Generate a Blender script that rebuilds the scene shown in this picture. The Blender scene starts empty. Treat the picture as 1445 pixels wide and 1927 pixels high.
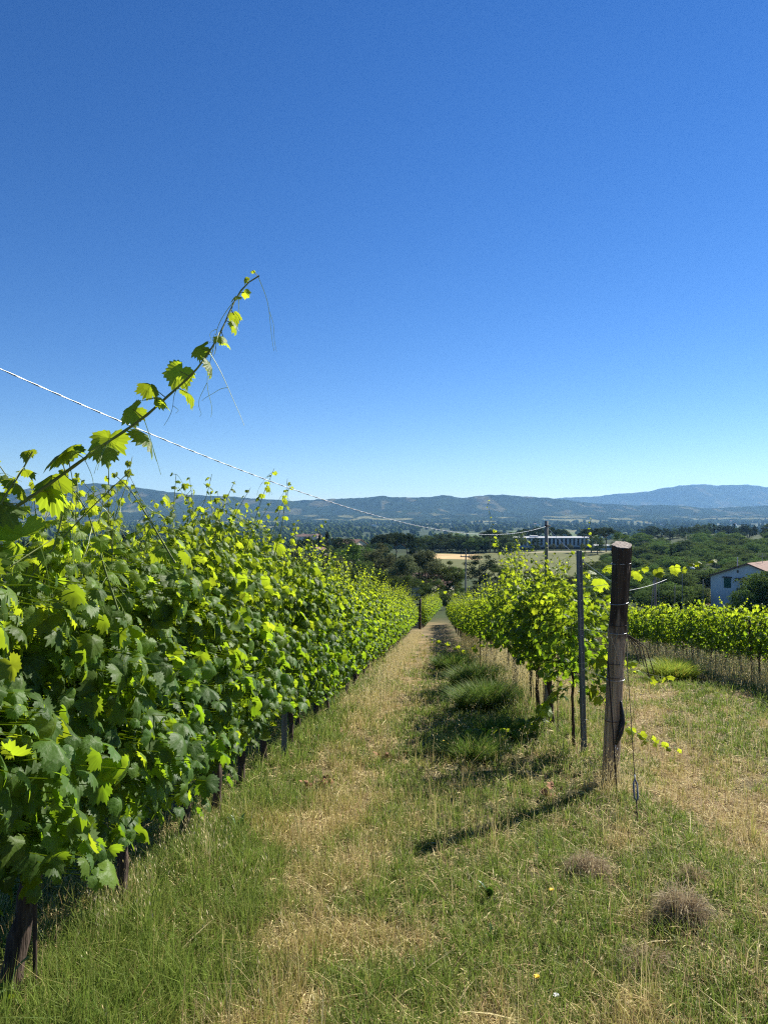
import bpy, math, random
import numpy as np
from math import radians, sin, cos, pi
from mathutils import Vector

random.seed(7)
RNG = np.random.default_rng(11)
scene = bpy.context.scene
COL = scene.collection

# ------------------------------------------------------------------ camera
CAM_Z = 1.55
F = 1337.0 / 1927.0
cam_d = bpy.data.cameras.new("camera")
cam_d.sensor_fit = 'VERTICAL'
cam_d.sensor_height = 24.0
cam_d.lens = 24.0 * F
cam_d.clip_start = 0.05
cam_d.clip_end = 60000
cam = bpy.data.objects.new("camera", cam_d)
COL.objects.link(cam)
cam.location = (0, 0, CAM_Z)
cam.rotation_euler = (radians(90), 0, 0)
scene.camera = cam

# ------------------------------------------------------------------ light
SUN_EL, SUN_AZ = radians(38), radians(50)      # azimuth from +Y towards +X
w = bpy.data.worlds.new("World")
scene.world = w
w.use_nodes = True
nt = w.node_tree
bg = nt.nodes['Background']
sky = nt.nodes.new('ShaderNodeTexSky')
sky.sky_type = 'NISHITA'
sky.sun_disc = False
sky.sun_elevation = SUN_EL
sky.sun_rotation = SUN_AZ
sky.altitude = 900
sky.air_density = 1.0
sky.dust_density = 0.0
sky.ozone_density = 5.0
hsv = nt.nodes.new('ShaderNodeHueSaturation')
hsv.inputs['Saturation'].default_value = 1.24
hsv.inputs['Hue'].default_value = 0.5105
nt.links.new(sky.outputs[0], hsv.inputs['Color'])
nt.links.new(hsv.outputs[0], bg.inputs[0])
bg.inputs[1].default_value = 0.052
sl = bpy.data.lights.new("sun", 'SUN')
sl.energy = 4.8
sl.angle = radians(0.53)
sl.color = (1.0, 0.95, 0.86)
so = bpy.data.objects.new("sun", sl)
COL.objects.link(so)
sdir = Vector((sin(SUN_AZ) * cos(SUN_EL), cos(SUN_AZ) * cos(SUN_EL), sin(SUN_EL)))
so.rotation_euler = sdir.to_track_quat('Z', 'Y').to_euler()
so.location = (30, 30, 30)

scene.view_settings.view_transform = 'Standard'
scene.view_settings.look = 'None'
scene.view_settings.gamma = 1.0
scene.view_settings.exposure = 1.3
scene.render.engine = 'CYCLES'
cy = scene.cycles
cy.max_bounces = 8
cy.diffuse_bounces = 3
cy.glossy_bounces = 2
cy.transmission_bounces = 4
cy.transparent_max_bounces = 4
cy.volume_bounces = 0
cy.caustics_reflective = False
cy.caustics_refractive = False
cy.use_denoising = False
cy.use_adaptive_sampling = False
cy.filter_width = 1.2
cy.sample_clamp_indirect = 4.0


# ------------------------------------------------------------------ numeric helpers
def vnoise(x, y, seed=0):
    x = np.asarray(x, float); y = np.asarray(y, float)
    xi = np.floor(x).astype(np.int64); yi = np.floor(y).astype(np.int64)
    fx = x - xi; fy = y - yi
    fx = fx * fx * (3 - 2 * fx); fy = fy * fy * (3 - 2 * fy)

    def h(a, b):
        v = (a * 374761393 + b * 668265263 + seed * 974126177) & 0xffffffff
        v = ((v ^ (v >> 13)) * 1274126177) & 0xffffffff
        v = ((v ^ (v >> 16)) * 2246822519) & 0xffffffff
        return ((v ^ (v >> 15)) & 0xffff) / 65535.0
    a = h(xi, yi); b = h(xi + 1, yi); c = h(xi, yi + 1); d = h(xi + 1, yi + 1)
    return (a * (1 - fx) + b * fx) * (1 - fy) + (c * (1 - fx) + d * fx) * fy


def fbm(x, y, seed=0, oct=4):
    s = 0; a = 0.5; t = 0
    for i in range(oct):
        s = s + a * vnoise(x, y, seed + i * 17); t += a
        x = np.asarray(x) * 2.03 + 11.3; y = np.asarray(y) * 2.03 + 5.7; a *= 0.5
    return s / t


def sstep(a, b, x):
    t = np.clip((np.asarray(x, float) - a) / (b - a), 0, 1)
    return t * t * (3 - 2 * t)


def unit(v):
    return v / np.maximum(np.linalg.norm(v, axis=-1, keepdims=True), 1e-9)


# ------------------------------------------------------------------ terrain shape
_ty = np.array([-60, 0, 44, 56, 80, 112, 250, 450, 620, 900, 1300, 5400, 40000.])
_tz = np.array([8.4, 0, -6.16, -7.5, -10.0, -13.2, -20.3, -23.2, -31, -50, -66, -68, -68.])


def row_left(y): return -1.65 + 0.07 * np.asarray(y, float)
def row_right(y): return 1.51 + 0.07 * np.asarray(y, float)
def row_far(y): return 6.7 + 0.10 * np.asarray(y, float)


def ground(x, y):
    x = np.asarray(x, float); y = np.asarray(y, float)
    z = (np.interp(y - 2, _ty, _tz) + np.interp(y, _ty, _tz) + np.interp(y + 2, _ty, _tz)) / 3
    near = 1 - sstep(40, 90, y)
    s = (x - row_left(y)) / 3.16
    # shallow wheel hollows, raised strips under the rows
    prof = 0.05 * np.exp(-((s) / 0.16) ** 2) + 0.09 * np.exp(-((s - 1) / 0.15) ** 2) - 0.02 * np.exp(-((s - 0.5) / .25) ** 2)
    z = z + near * prof
    z = z + near * 0.10 * (fbm(x * .55, y * .55, 3, 3) - .5)
    far = sstep(70, 110, y) * (1 - sstep(900, 1400, y))
    z = z - 2.3 * sstep(22, 50, x) * sstep(60, 105, y) * (1 - sstep(180, 300, y))
    z = z + far * 3.0 * (fbm(x / 60, y / 60, 5, 3) - .5)
    z = z + 16 * np.exp(-((y - 700) / 130) ** 2) * sstep(120, 290, x)
    z = z + 3 * np.exp(-((y - 420) / 110) ** 2) * sstep(140, 260, x)
    z = z + sstep(900, 1500, y) * 10 * (fbm(x / 400, y / 400, 9, 3) - .5)
    return z


def gz(x, y): return float(ground(x, y))


def at(px, py, y):
    """point at depth y seen at photo pixel px,py"""
    return np.array([(px - 722.5) / 1337 * y, y, CAM_Z - (py - 963.5) / 1337 * y])


# ------------------------------------------------------------------ mesh helper
class Geo:
    def __init__(s):
        s.V = []; s.T = []; s.C = []; s.U = []; s.M = []; s.n = 0

    def add(s, V, T, col=(1, 1, 1), uv=None, mi=0):
        V = np.asarray(V, np.float32).reshape(-1, 3); T = np.asarray(T, np.int64).reshape(-1, 3)
        c = np.asarray(col, np.float32)
        if c.ndim == 1: c = np.tile(c[:3], (len(V), 1))
        s.V.append(V); s.T.append(T + s.n); s.C.append(c)
        s.U.append(np.zeros((len(V), 3), np.float32) if uv is None else np.asarray(uv, np.float32))
        s.M.append(np.full(len(T), mi, np.int32))
        s.n += len(V)
        return s

    def mesh(s, name, mats, smooth=False):
        V = np.concatenate(s.V); T = np.concatenate(s.T); C = np.concatenate(s.C); U = np.concatenate(s.U); M = np.concatenate(s.M)
        me = bpy.data.meshes.new(name)
        me.vertices.add(len(V)); me.vertices.foreach_set('co', V.ravel())
        me.loops.add(len(T) * 3); me.loops.foreach_set('vertex_index', T.ravel().astype(np.int32))
        me.polygons.add(len(T)); me.polygons.foreach_set('loop_start', (np.arange(len(T)) * 3).astype(np.int32))
        try: me.polygons.foreach_set('loop_total', np.full(len(T), 3, np.int32))
        except Exception: pass
        if not isinstance(mats, (list, tuple)): mats = [mats]
        for m in mats: me.materials.append(m)
        me.polygons.foreach_set('material_index', M)
        me.polygons.foreach_set('use_smooth', np.full(len(T), bool(smooth)))
        a = me.attributes.new('col', 'FLOAT_COLOR', 'POINT')
        a.data.foreach_set('color', np.concatenate([C, np.ones((len(C), 1), np.float32)], 1).ravel())
        if np.any(U):
            a = me.attributes.new('luv', 'FLOAT_VECTOR', 'POINT'); a.data.foreach_set('vector', U.ravel())
        me.update(calc_edges=True)
        me.validate()
        return me

    def obj(s, name, mats, parent=None, smooth=False, loc=None):
        o = bpy.data.objects.new(name, s.mesh(name, mats, smooth))
        COL.objects.link(o)
        if parent is not None: o.parent = parent
        if loc is not None: o.location = loc
        return o


def tag(o, label, cat, group=None):
    o['label'] = label; o['category'] = cat
    if group: o['group'] = group
    return o


def kind(o, k):
    o['kind'] = k
    return o


def thing(name, loc, label, cat, group=None, rz=0.0):
    o = bpy.data.objects.new(name, None)
    o.empty_display_size = 0.1
    COL.objects.link(o)
    o.location = loc; o.rotation_euler = (0, 0, rz)
    return tag(o, label, cat, group)


def dup(root, loc, rz=0.0, scale=None, label=None, group=None, rx=0.0):
    r = root.copy(); COL.objects.link(r)
    r.location = loc; r.rotation_euler = (rx, 0, rz)
    if scale is not None: r.scale = scale if hasattr(scale, '__len__') else (scale,) * 3
    if label: r['label'] = label
    if group: r['group'] = group
    for ch in list(root.children):
        c = ch.copy(); COL.objects.link(c); c.parent = r
        for g in list(ch.children):
            d = g.copy(); COL.objects.link(d); d.parent = c
    return r


def tube(pts, rad, n=8, cap=True, jitter=0.0, seed=0):
    P = np.asarray(pts, float); k = len(P)
    R = np.full(k, rad, float) if np.isscalar(rad) else np.asarray(rad, float)
    t = unit(np.gradient(P, axis=0))
    ref = np.array([0, 0, 1.]) if abs(t[0][2]) < .9 else np.array([1., 0, 0])
    V = []
    rg = np.random.default_rng(seed)
    a = np.arange(n) * 2 * pi / n
    for i in range(k):
        u = np.cross(ref, t[i]); u /= max(np.linalg.norm(u), 1e-9)
        v = np.cross(t[i], u)
        ref = v if abs(np.dot(v, t[min(i + 1, k - 1)])) < .9 else ref
        ref = np.cross(t[i], u)
        ref = v
        # keep the frame stable
        ref = np.cross(t[i], np.cross(v, t[i]))
        r = R[i] * (1 + jitter * (rg.random(n) - .5))
        V.append(P[i] + np.outer(np.cos(a) * r, u) + np.outer(np.sin(a) * r, v))
    V = np.concatenate(V)
    T = []
    for i in range(k - 1):
        for j in range(n):
            j2 = (j + 1) % n
            A, B, C_, D = i * n + j, i * n + j2, (i + 1) * n + j2, (i + 1) * n + j
            T += [(A, B, C_), (A, C_, D)]
    if cap:
        V = np.vstack([V, P[0], P[-1]])
        for j in range(n):
            T.append((k * n, (j + 1) % n, j))
            T.append((k * n + 1, (k - 1) * n + j, (k - 1) * n + (j + 1) % n))
    return V, np.array(T)


def box(x0, x1, y0, y1, z0, z1):
    V = np.array([(x, y, z) for z in (z0, z1) for y in (y0, y1) for x in (x0, x1)], float)
    T = [(0, 2, 3), (0, 3, 1), (4, 5, 7), (4, 7, 6), (0, 1, 5), (0, 5, 4), (2, 6, 7), (2, 7, 3), (0, 4, 6), (0, 6, 2), (1, 3, 7), (1, 7, 5)]
    return V, np.array(T)


def prism(poly, y0, y1):
    """xz polygon (convex) extruded along y"""
    n = len(poly)
    V = [(x, y0, z) for x, z in poly] + [(x, y1, z) for x, z in poly]
    T = []
    for i in range(1, n - 1):
        T.append((0, i, i + 1)); T.append((n, n + i + 1, n + i))
    for i in range(n):
        j = (i + 1) % n
        T += [(i, n + i, n + j), (i, n + j, j)]
    return np.array(V, float), np.array(T)


# ------------------------------------------------------------------ materials
def newmat(name):
    m = bpy.data.materials.new(name); m.use_nodes = True
    nt = m.node_tree
    return m, nt, nt.nodes, nt.links, nt.nodes['Principled BSDF']


def N(nodes, t, **kw):
    n = nodes.new(t)
    for k, v in kw.items(): setattr(n, k, v)
    return n


def mixrgb(nodes, links, a, b, f, mode='MIX'):
    n = nodes.new('ShaderNodeMix'); n.data_type = 'RGBA'; n.blend_type = mode
    for i, v in ((0, f), (6, a), (7, b)):
        if hasattr(v, 'links'): links.new(v, n.inputs[i])
        elif isinstance(v, (tuple, list)): n.inputs[i].default_value = (*v[:3], 1)
        else: n.inputs[i].default_value = v
    return n.outputs[2]


def mathn(nodes, links, op, a, b=0.0, clamp=False):
    n = nodes.new('ShaderNodeMath'); n.operation = op; n.use_clamp = clamp
    for i, v in ((0, a), (1, b)):
        if hasattr(v, 'links'): links.new(v, n.inputs[i])
        else: n.inputs[i].default_value = v
    return n.outputs[0]


def ramp(nodes, links, fac, stops):
    r = nodes.new('ShaderNodeValToRGB')
    e = r.color_ramp.elements
    while len(e) < len(stops): e.new(0.5)
    for i, (p, c) in enumerate(stops):
        e[i].position = p; e[i].color = (*c, 1) if len(c) == 3 else c
    links.new(fac, r.inputs[0])
    return r.outputs[0]


def mat_leaf(name, old, young, under, tr_old, tr_young, veins=False, tfac=0.42, rough=0.42, spec=0.5):
    """two-sided leaf: 'col' r = random, g = youth"""
    m, nt, nd, lk, bs = newmat(name)
    at_ = N(nd, 'ShaderNodeAttribute', attribute_name='col')
    sp = nd.new('ShaderNodeSeparateColor'); lk.new(at_.outputs['Color'], sp.inputs[0])
    top = mixrgb(nd, lk, old, young, sp.outputs[1])
    br = mathn(nd, lk, 'MULTIPLY_ADD', sp.outputs[0], 0.7); nd[-1].inputs[2].default_value = 0.65
    top = mixrgb(nd, lk, top, (0, 0, 0), 0.0)
    sc_ = nd.new('ShaderNodeVectorMath'); sc_.operation = 'SCALE'
    lk.new(top, sc_.inputs[0]); lk.new(br, sc_.inputs[3])
    base = sc_.outputs[0]
    if veins:
        lu = N(nd, 'ShaderNodeAttribute', attribute_name='luv')
        sx = nd.new('ShaderNodeSeparateXYZ'); lk.new(lu.outputs['Vector'], sx.inputs[0])
        vm = None
        for ang in (0, 52, -52, 108, -108):
            dx, dy = sin(radians(ang)), cos(radians(ang))
            d = mathn(nd, lk, 'ABSOLUTE', mathn(nd, lk, 'SUBTRACT', mathn(nd, lk, 'MULTIPLY', sx.outputs[0], dy), mathn(nd, lk, 'MULTIPLY', sx.outputs[1], dx)))
            f = mathn(nd, lk, 'ADD', mathn(nd, lk, 'MULTIPLY', sx.outputs[0], dx), mathn(nd, lk, 'MULTIPLY', sx.outputs[1], dy))
            ln = mathn(nd, lk, 'MULTIPLY', mathn(nd, lk, 'LESS_THAN', d, 0.016), mathn(nd, lk, 'GREATER_THAN', f, 0.0))
            vm = ln if vm is None else mathn(nd, lk, 'MAXIMUM', vm, ln)
        base = mixrgb(nd, lk, base, (0.16, 0.22, 0.07), mathn(nd, lk, 'MULTIPLY', vm, 0.6))
    geo = nd.new('ShaderNodeNewGeometry')
    fin = mixrgb(nd, lk, base, mixrgb(nd, lk, base, under, 0.65), geo.outputs['Backfacing'])
    lk.new(fin, bs.inputs['Base Color'])
    if veins:
        nz_ = nd.new('ShaderNodeTexNoise'); nz_.inputs['Scale'].default_value = 5; nz_.inputs['Detail'].default_value = 2
        lk.new(lu.outputs['Vector'], nz_.inputs[0])
        bp = nd.new('ShaderNodeBump'); bp.inputs['Strength'].default_value = .35; bp.inputs['Distance'].default_value = .006
        hh = mathn(nd, lk, 'SUBTRACT', nz_.outputs[0], mathn(nd, lk, 'MULTIPLY', vm, .3))
        lk.new(hh, bp.inputs['Height']); lk.new(bp.outputs[0], bs.inputs['Normal'])
    rg = mathn(nd, lk, 'MULTIPLY_ADD', geo.outputs['Backfacing'], 0.35); nd[-1].inputs[2].default_value = rough
    lk.new(rg, bs.inputs['Roughness'])
    bs.inputs['Specular IOR Level'].default_value = spec
    trl = nd.new('ShaderNodeBsdfTranslucent')
    tc = mixrgb(nd, lk, tr_old, tr_young, sp.outputs[1])
    sc2 = nd.new('ShaderNodeVectorMath'); sc2.operation = 'SCALE'
    lk.new(tc, sc2.inputs[0]); lk.new(br, sc2.inputs[3])
    lk.new(sc2.outputs[0], trl.inputs[0])
    mx = nd.new('ShaderNodeMixShader'); mx.inputs[0].default_value = tfac
    lk.new(bs.outputs[0], mx.inputs[1]); lk.new(trl.outputs[0], mx.inputs[2])
    lk.new(mx.outputs[0], nd['Material Output'].inputs[0])
    return m


def mat_attr(name, tr=0.3, rough=0.6, spec=0.3, gain=1.0):
    """colour straight from the 'col' attribute, partly translucent"""
    m, nt, nd, lk, bs = newmat(name)
    a = N(nd, 'ShaderNodeAttribute', attribute_name='col')
    lk.new(a.outputs['Color'], bs.inputs['Base Color'])
    bs.inputs['Roughness'].default_value = rough
    bs.inputs['Specular IOR Level'].default_value = spec
    if tr > 0:
        t = nd.new('ShaderNodeBsdfTranslucent'); lk.new(a.outputs['Color'], t.inputs[0])
        mx = nd.new('ShaderNodeMixShader'); mx.inputs[0].default_value = tr
        lk.new(bs.outputs[0], mx.inputs[1]); lk.new(t.outputs[0], mx.inputs[2])
        lk.new(mx.outputs[0], nd['Material Output'].inputs[0])
    return m


def mat_noise(name, stops, scale=(4, 4, 4), detail=6, rough=0.8, bump=0.0, metallic=0.0, spec=0.3, nscale=1.0, bdist=0.01):
    m, nt, nd, lk, bs = newmat(name)
    tc = nd.new('ShaderNodeTexCoord'); mp = nd.new('ShaderNodeMapping')
    mp.inputs['Scale'].default_value = scale
    lk.new(tc.outputs['Object'], mp.inputs[0])
    no = nd.new('ShaderNodeTexNoise'); no.inputs['Scale'].default_value = nscale; no.inputs['Detail'].default_value = detail
    lk.new(mp.outputs[0], no.inputs[0])
    lk.new(ramp(nd, lk, no.outputs[0], stops), bs.inputs['Base Color'])
    bs.inputs['Roughness'].default_value = rough
    bs.inputs['Metallic'].default_value = metallic
    bs.inputs['Specular IOR Level'].default_value = spec
    if bump:
        b = nd.new('ShaderNodeBump'); b.inputs['Strength'].default_value = bump; b.inputs['Distance'].default_value = bdist
        lk.new(no.outputs[0], b.inputs['Height']); lk.new(b.outputs[0], bs.inputs['Normal'])
    return m


M_LEAF = mat_leaf('vine_leaf_near', (0.058, 0.122, 0.028), (0.12, 0.19, 0.022), (0.11, 0.16, 0.06),
                  (0.17, 0.31, 0.010), (0.44, 0.52, 0.02), veins=True, tfac=.54, rough=.5, spec=.28)
M_LEAF2 = mat_leaf('vine_leaf_far', (0.058, 0.122, 0.028), (0.12, 0.19, 0.022), (0.11, 0.16, 0.06),
                   (0.19, 0.33, 0.010), (0.44, 0.52, 0.02), tfac=.54, rough=.55, spec=.25)
M_STEM = mat_noise('green_shoot_bark', [(0.3, (0.10, 0.15, 0.03)), (0.7, (0.20, 0.21, 0.06))], scale=(20, 20, 6), rough=0.55)
M_BARK = mat_noise('vine_bark', [(0.25, (0.022, 0.015, 0.011)), (0.55, (0.07, 0.048, 0.035)), (0.8, (0.16, 0.12, 0.09))], scale=(60, 60, 7), rough=0.95, bump=1.0, bdist=0.02)
M_TBARK = mat_noise('tree_bark', [(0.3, (0.05, 0.04, 0.03)), (0.7, (0.16, 0.13, 0.10))], scale=(3, 3, .6), rough=0.95)
M_GRASS = mat_attr('grass_blades', tr=0.46, rough=0.55, spec=0.18)
M_DRY = mat_attr('dry_grass_blades', tr=0.32, rough=0.7, spec=0.12)
M_STEEL = mat_noise('galvanised_steel', [(0.3, (0.09, 0.105, 0.13)), (0.7, (0.16, 0.18, 0.21))], scale=(30, 30, 4), rough=0.55, metallic=0.25, bump=.1)
M_HOLE = mat_noise('punched_hole_glint', [(0.3, (0.7, 0.7, 0.66)), (0.7, (0.8, 0.8, 0.76))], rough=0.7)
M_WIRE = mat_noise('steel_wire', [(0.3, (0.36, 0.37, 0.38)), (0.7, (0.52, 0.53, 0.54))], scale=(40, 40, 40), rough=0.38, metallic=0.7)
M_CABLE = mat_noise('pale_cable', [(0.3, (0.26, 0.28, 0.31)), (0.7, (0.40, 0.42, 0.45))], scale=(60, 60, 60), rough=0.4, metallic=0.3)
M_RUST = mat_noise('rusty_iron', [(0.3, (0.030, 0.020, 0.016)), (0.7, (0.085, 0.055, 0.04))], scale=(30, 30, 10), rough=0.8, metallic=0.2)
M_RUBBER = mat_noise('black_rubber', [(0.3, (0.012, 0.012, 0.013)), (0.7, (0.03, 0.03, 0.032))], scale=(30, 30, 10), rough=0.5)
M_CONC = mat_noise('weathered_pole', [(0.3, (0.16, 0.15, 0.13)), (0.7, (0.30, 0.28, 0.25))], scale=(3, 3, .7), rough=0.9)


def mat_post():
    m, nt, nd, lk, bs = newmat('weathered_post_wood')
    tc = nd.new('ShaderNodeTexCoord'); mp = nd.new('ShaderNodeMapping'); mp.inputs['Scale'].default_value = (26, 26, 1.6)
    lk.new(tc.outputs['Object'], mp.inputs[0])
    n1 = nd.new('ShaderNodeTexNoise'); n1.inputs['Scale'].default_value = 1.6; n1.inputs['Detail'].default_value = 8; n1.inputs['Roughness'].default_value = .65
    lk.new(mp.outputs[0], n1.inputs[0])
    mp2 = nd.new('ShaderNodeMapping'); mp2.inputs['Scale'].default_value = (5, 5, 1.1); lk.new(tc.outputs['Object'], mp2.inputs[0])
    n2 = nd.new('ShaderNodeTexNoise'); n2.inputs['Scale'].default_value = 1.5; n2.inputs['Detail'].default_value = 4
    lk.new(mp2.outputs[0], n2.inputs[0])
    c = ramp(nd, lk, n1.outputs[0], [(0.30, (0.06, 0.040, 0.028)), (0.50, (0.35, 0.26, 0.18)), (0.74, (0.60, 0.48, 0.35))])
    # the top third is blackened by old bark and weather
    sx = nd.new('ShaderNodeSeparateXYZ'); lk.new(tc.outputs['Object'], sx.inputs[0])
    k = mathn(nd, lk, 'MULTIPLY_ADD', n2.outputs[0], 1.3); nd[-1].inputs[2].default_value = -.65
    hgt = mathn(nd, lk, 'ADD', sx.outputs[2], k)
    mr = nd.new('ShaderNodeMapRange'); mr.inputs[1].default_value = 1.28; mr.inputs[2].default_value = 1.52
    lk.new(hgt, mr.inputs[0])
    c = mixrgb(nd, lk, c, mixrgb(nd, lk, c, (0.02, 0.013, 0.010), 0.84), mr.outputs[0])
    st = ramp(nd, lk, n2.outputs[0], [(0.55, (0, 0, 0)), (0.68, (1, 1, 1))])
    c = mixrgb(nd, lk, c, mixrgb(nd, lk, c, (0.03, 0.018, 0.013), .6), st)
    lk.new(c, bs.inputs['Base Color'])
    bs.inputs['Roughness'].default_value = .92
    bs.inputs['Specular IOR Level'].default_value = .2
    b = nd.new('ShaderNodeBump'); b.inputs['Strength'].default_value = 1; b.inputs['Distance'].default_value = .012
    lk.new(n1.outputs[0], b.inputs['Height']); lk.new(b.outputs[0], bs.inputs['Normal'])
    return m


M_POST = mat_post()
M_CUT = mat_noise('sawn_post_top', [(0.3, (0.16, 0.13, 0.105)), (0.7, (0.46, 0.39, 0.32))], scale=(60, 60, 60), rough=.9, bump=.5)


def mat_ground():
    m, nt, nd, lk, bs = newmat('vineyard_ground')
    a = N(nd, 'ShaderNodeAttribute', attribute_name='col')
    tc = nd.new('ShaderNodeTexCoord')
    n1 = nd.new('ShaderNodeTexNoise'); n1.inputs['Scale'].default_value = 14; n1.inputs['Detail'].default_value = 10; n1.inputs['Roughness'].default_value = .7
    lk.new(tc.outputs['Object'], n1.inputs[0])
    n2 = nd.new('ShaderNodeTexNoise'); n2.inputs['Scale'].default_value = .05; n2.inputs['Detail'].default_value = 12; n2.inputs['Roughness'].default_value = .7
    lk.new(tc.outputs['Object'], n2.inputs[0])
    f = ramp(nd, lk, n1.outputs[0], [(0.3, (.35, .33, .3)), (.65, (1.25, 1.25, 1.25))])
    c = mixrgb(nd, lk, a.outputs['Color'], f, 0.85, 'MULTIPLY')
    f2 = ramp(nd, lk, n2.outputs[0], [(0.3, (.6, .65, .6)), (.7, (1.3, 1.25, 1.2))])
    c = mixrgb(nd, lk, c, f2, 0.8, 'MULTIPLY')
    lk.new(c, bs.inputs['Base Color'])
    bs.inputs['Roughness'].default_value = .95; bs.inputs['Specular IOR Level'].default_value = .1
    b = nd.new('ShaderNodeBump'); b.inputs['Strength'].default_value = .8; b.inputs['Distance'].default_value = .03
    lk.new(n1.outputs[0], b.inputs['Height']); lk.new(b.outputs[0], bs.inputs['Normal'])
    return m


def mat_hills():
    m, nt, nd, lk, bs = newmat('wooded_hills')
    a = N(nd, 'ShaderNodeAttribute', attribute_name='col')
    tc = nd.new('ShaderNodeTexCoord')
    n1 = nd.new('ShaderNodeTexNoise'); n1.inputs['Scale'].default_value = .012; n1.inputs['Detail'].default_value = 12; n1.inputs['Roughness'].default_value = .72
    lk.new(tc.outputs['Object'], n1.inputs[0])
    f = ramp(nd, lk, n1.outputs[0], [(0.35, (.45, .5, .45)), (.65, (1.5, 1.45, 1.3))])
    c = mixrgb(nd, lk, a.outputs['Color'], f, 1.0, 'MULTIPLY')
    lk.new(c, bs.inputs['Base Color'])
    bs.inputs['Roughness'].default_value = 1; bs.inputs['Specular IOR Level'].default_value = 0
    b = nd.new('ShaderNodeBump'); b.inputs['Strength'].default_value = 1; b.inputs['Distance'].default_value = 25
    lk.new(n1.outputs[0], b.inputs['Height']); lk.new(b.outputs[0], bs.inputs['Normal'])
    return m


# ------------------------------------------------------------------ ground cover layout (real colours of the turf)
def cover(x, y):
    """straw 0..1, bare 0..1, lush 0..1 at a place"""
    x = np.asarray(x, float); y = np.asarray(y, float)
    s = (x - row_left(y)) / 3.16
    n = fbm(x * 1.1, y * .8, 21, 4) - .5
    n2 = fbm(x * .45 + 3, y * .45, 31, 3) - .5
    s1 = np.interp(y, [2, 3, 5, 8, 20, 60], [.30, .28, .17, .10, .05, .05])
    s2 = np.interp(y, [2, 3, 5, 8, 20, 60], [.54, .50, .43, .36, .48, .9])
    q = s + n * .35
    aisle = sstep(s1 - .06, s1 + .06, q) * (1 - sstep(s2 - .08, s2 + .08, q))
    # track on the right of the end post
    xc = 3.55 + .16 * (y - 8)
    track = np.exp(-((x - xc + n * 1.5) / .55) ** 2) * sstep(5, 7, y) * (1 - sstep(22, 30, y))
    bareR = np.exp(-((x - 2.6 + n * 1.5) / .8) ** 2) * np.exp(-((y - 5.4) / .8) ** 2)
    right = (s > 1.0) * sstep(.02, .2, n2 + n * .6) * .8
    patch = sstep(.03, .16, n + n2 * .5) * (s > .55) * .75
    nh = fbm(x * 3.3, y * 2.7, 27, 3) - .5
    straw = sstep(.28, .82, .15 + .52 * aisle + .38 * track + .5 * bareR + .20 * right + .22 * patch + 1.75 * nh + .6 * n)
    bare = np.clip(.45 * track * (nh > .02) + sstep(.0, .13, fbm(x * 2.2, y * 2.2, 41, 3) - .5 + .10 * straw + .03 * (s > .55)) * (.4 + .6 * straw) + .8 * bareR, 0, 1)
    lush = np.exp(-((s - .90) / .10) ** 2) * sstep(8.5, 10, y) * (1 - sstep(24, 30, y))
    lush = lush + np.exp(-((s - .10) / .13) ** 2) * .8
    lush = lush * sstep(-.25, .05, n + .1)
    return straw, bare, np.clip(lush, 0, 1), s, n


# ------------------------------------------------------------------ ground sheet
def fan(ylist, ulist, apex):
    Y = np.repeat(ylist[:, None], len(ulist), 1)
    X = ulist[None, :] * (Y + apex)
    ny, nu = Y.shape
    i = np.arange(ny - 1)[:, None] * nu + np.arange(nu - 1)[None, :]
    i = i.ravel()
    T = np.concatenate([np.stack([i, i + 1, i + nu + 1], 1), np.stack([i, i + nu + 1, i + nu], 1)])
    return X, Y, T


def build_ground():
    yl = np.exp(np.linspace(math.log(12), math.log(12000 + 30), 470)) - 30
    ul = np.linspace(-1.25, 1.25, 300)
    X, Y, T = fan(yl, ul, 30)
    Z = ground(X, Y)
    straw, bare, lush, s, n = cover(X, Y)
    g = np.array([.085, .085, .036]); st = np.array([.30, .225, .12]); so_ = np.array([.20, .14, .09])
    nn = fbm(X / 25, Y / 25, 55, 4)[..., None]
    c = g * (1 - straw[..., None]) + st * straw[..., None]
    c = c * (1 - .6 * bare[..., None]) + so_ * .6 * bare[..., None]
    far = sstep(50, 75, Y)[..., None]
    mid = np.array([.040, .058, .020]) * (.6 + .8 * nn)
    c = c * (1 - far) + mid * far
    u = X / np.maximum(Y, 1)

    def paint(mask, colr):
        nonlocal c
        m_ = np.clip(mask, 0, 1)[..., None]
        c = c * (1 - m_) + np.array(colr) * (.85 + .3 * nn) * m_
    nz = (fbm(X / 30, Y / 30, 77, 3) - .5)
    paint(sstep(225, 240, Y) * (1 - sstep(425, 440, Y)) * sstep(.045, .06, u + nz * .02) * (1 - sstep(.32, .33, u)), (.125, .135, .052))
    paint(sstep(345, 352, Y + nz * 20) * (1 - sstep(412, 420, Y)) * sstep(.050, .058, u) * (1 - sstep(.125, .14, u + nz * .03)), (.50, .36, .19))
    paint(sstep(425, 430, Y) * (1 - sstep(434, 440, Y)) * sstep(.15, .2, u) * (1 - sstep(.3, .33, u)), (.42, .36, .25))
    paint(sstep(142, 150, Y + nz * 8) * (1 - sstep(176, 182, Y)) * sstep(.375, .39, u) * (1 - sstep(.5, .55, u)), (.50, .36, .17))
    # valley fields far away
    fx = np.floor(X / 170 + .35 * np.floor(Y / 230)); fy = np.floor(Y / 230)
    hv = vnoise(fx * 3.7, fy * 5.1, 91)
    pl = sstep(1300, 1600, Y)
    paint(pl * (hv > .80), (.15, .15, .07))
    paint(pl * (hv < .22), (.10, .14, .05))
    V = np.stack([X, Y, Z], -1).reshape(-1, 3)
    G = Geo(); G.add(V, T, c.reshape(-1, 3))
    return kind(G.obj('ground', mat_ground(), smooth=True), 'structure')


build_ground()

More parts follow.
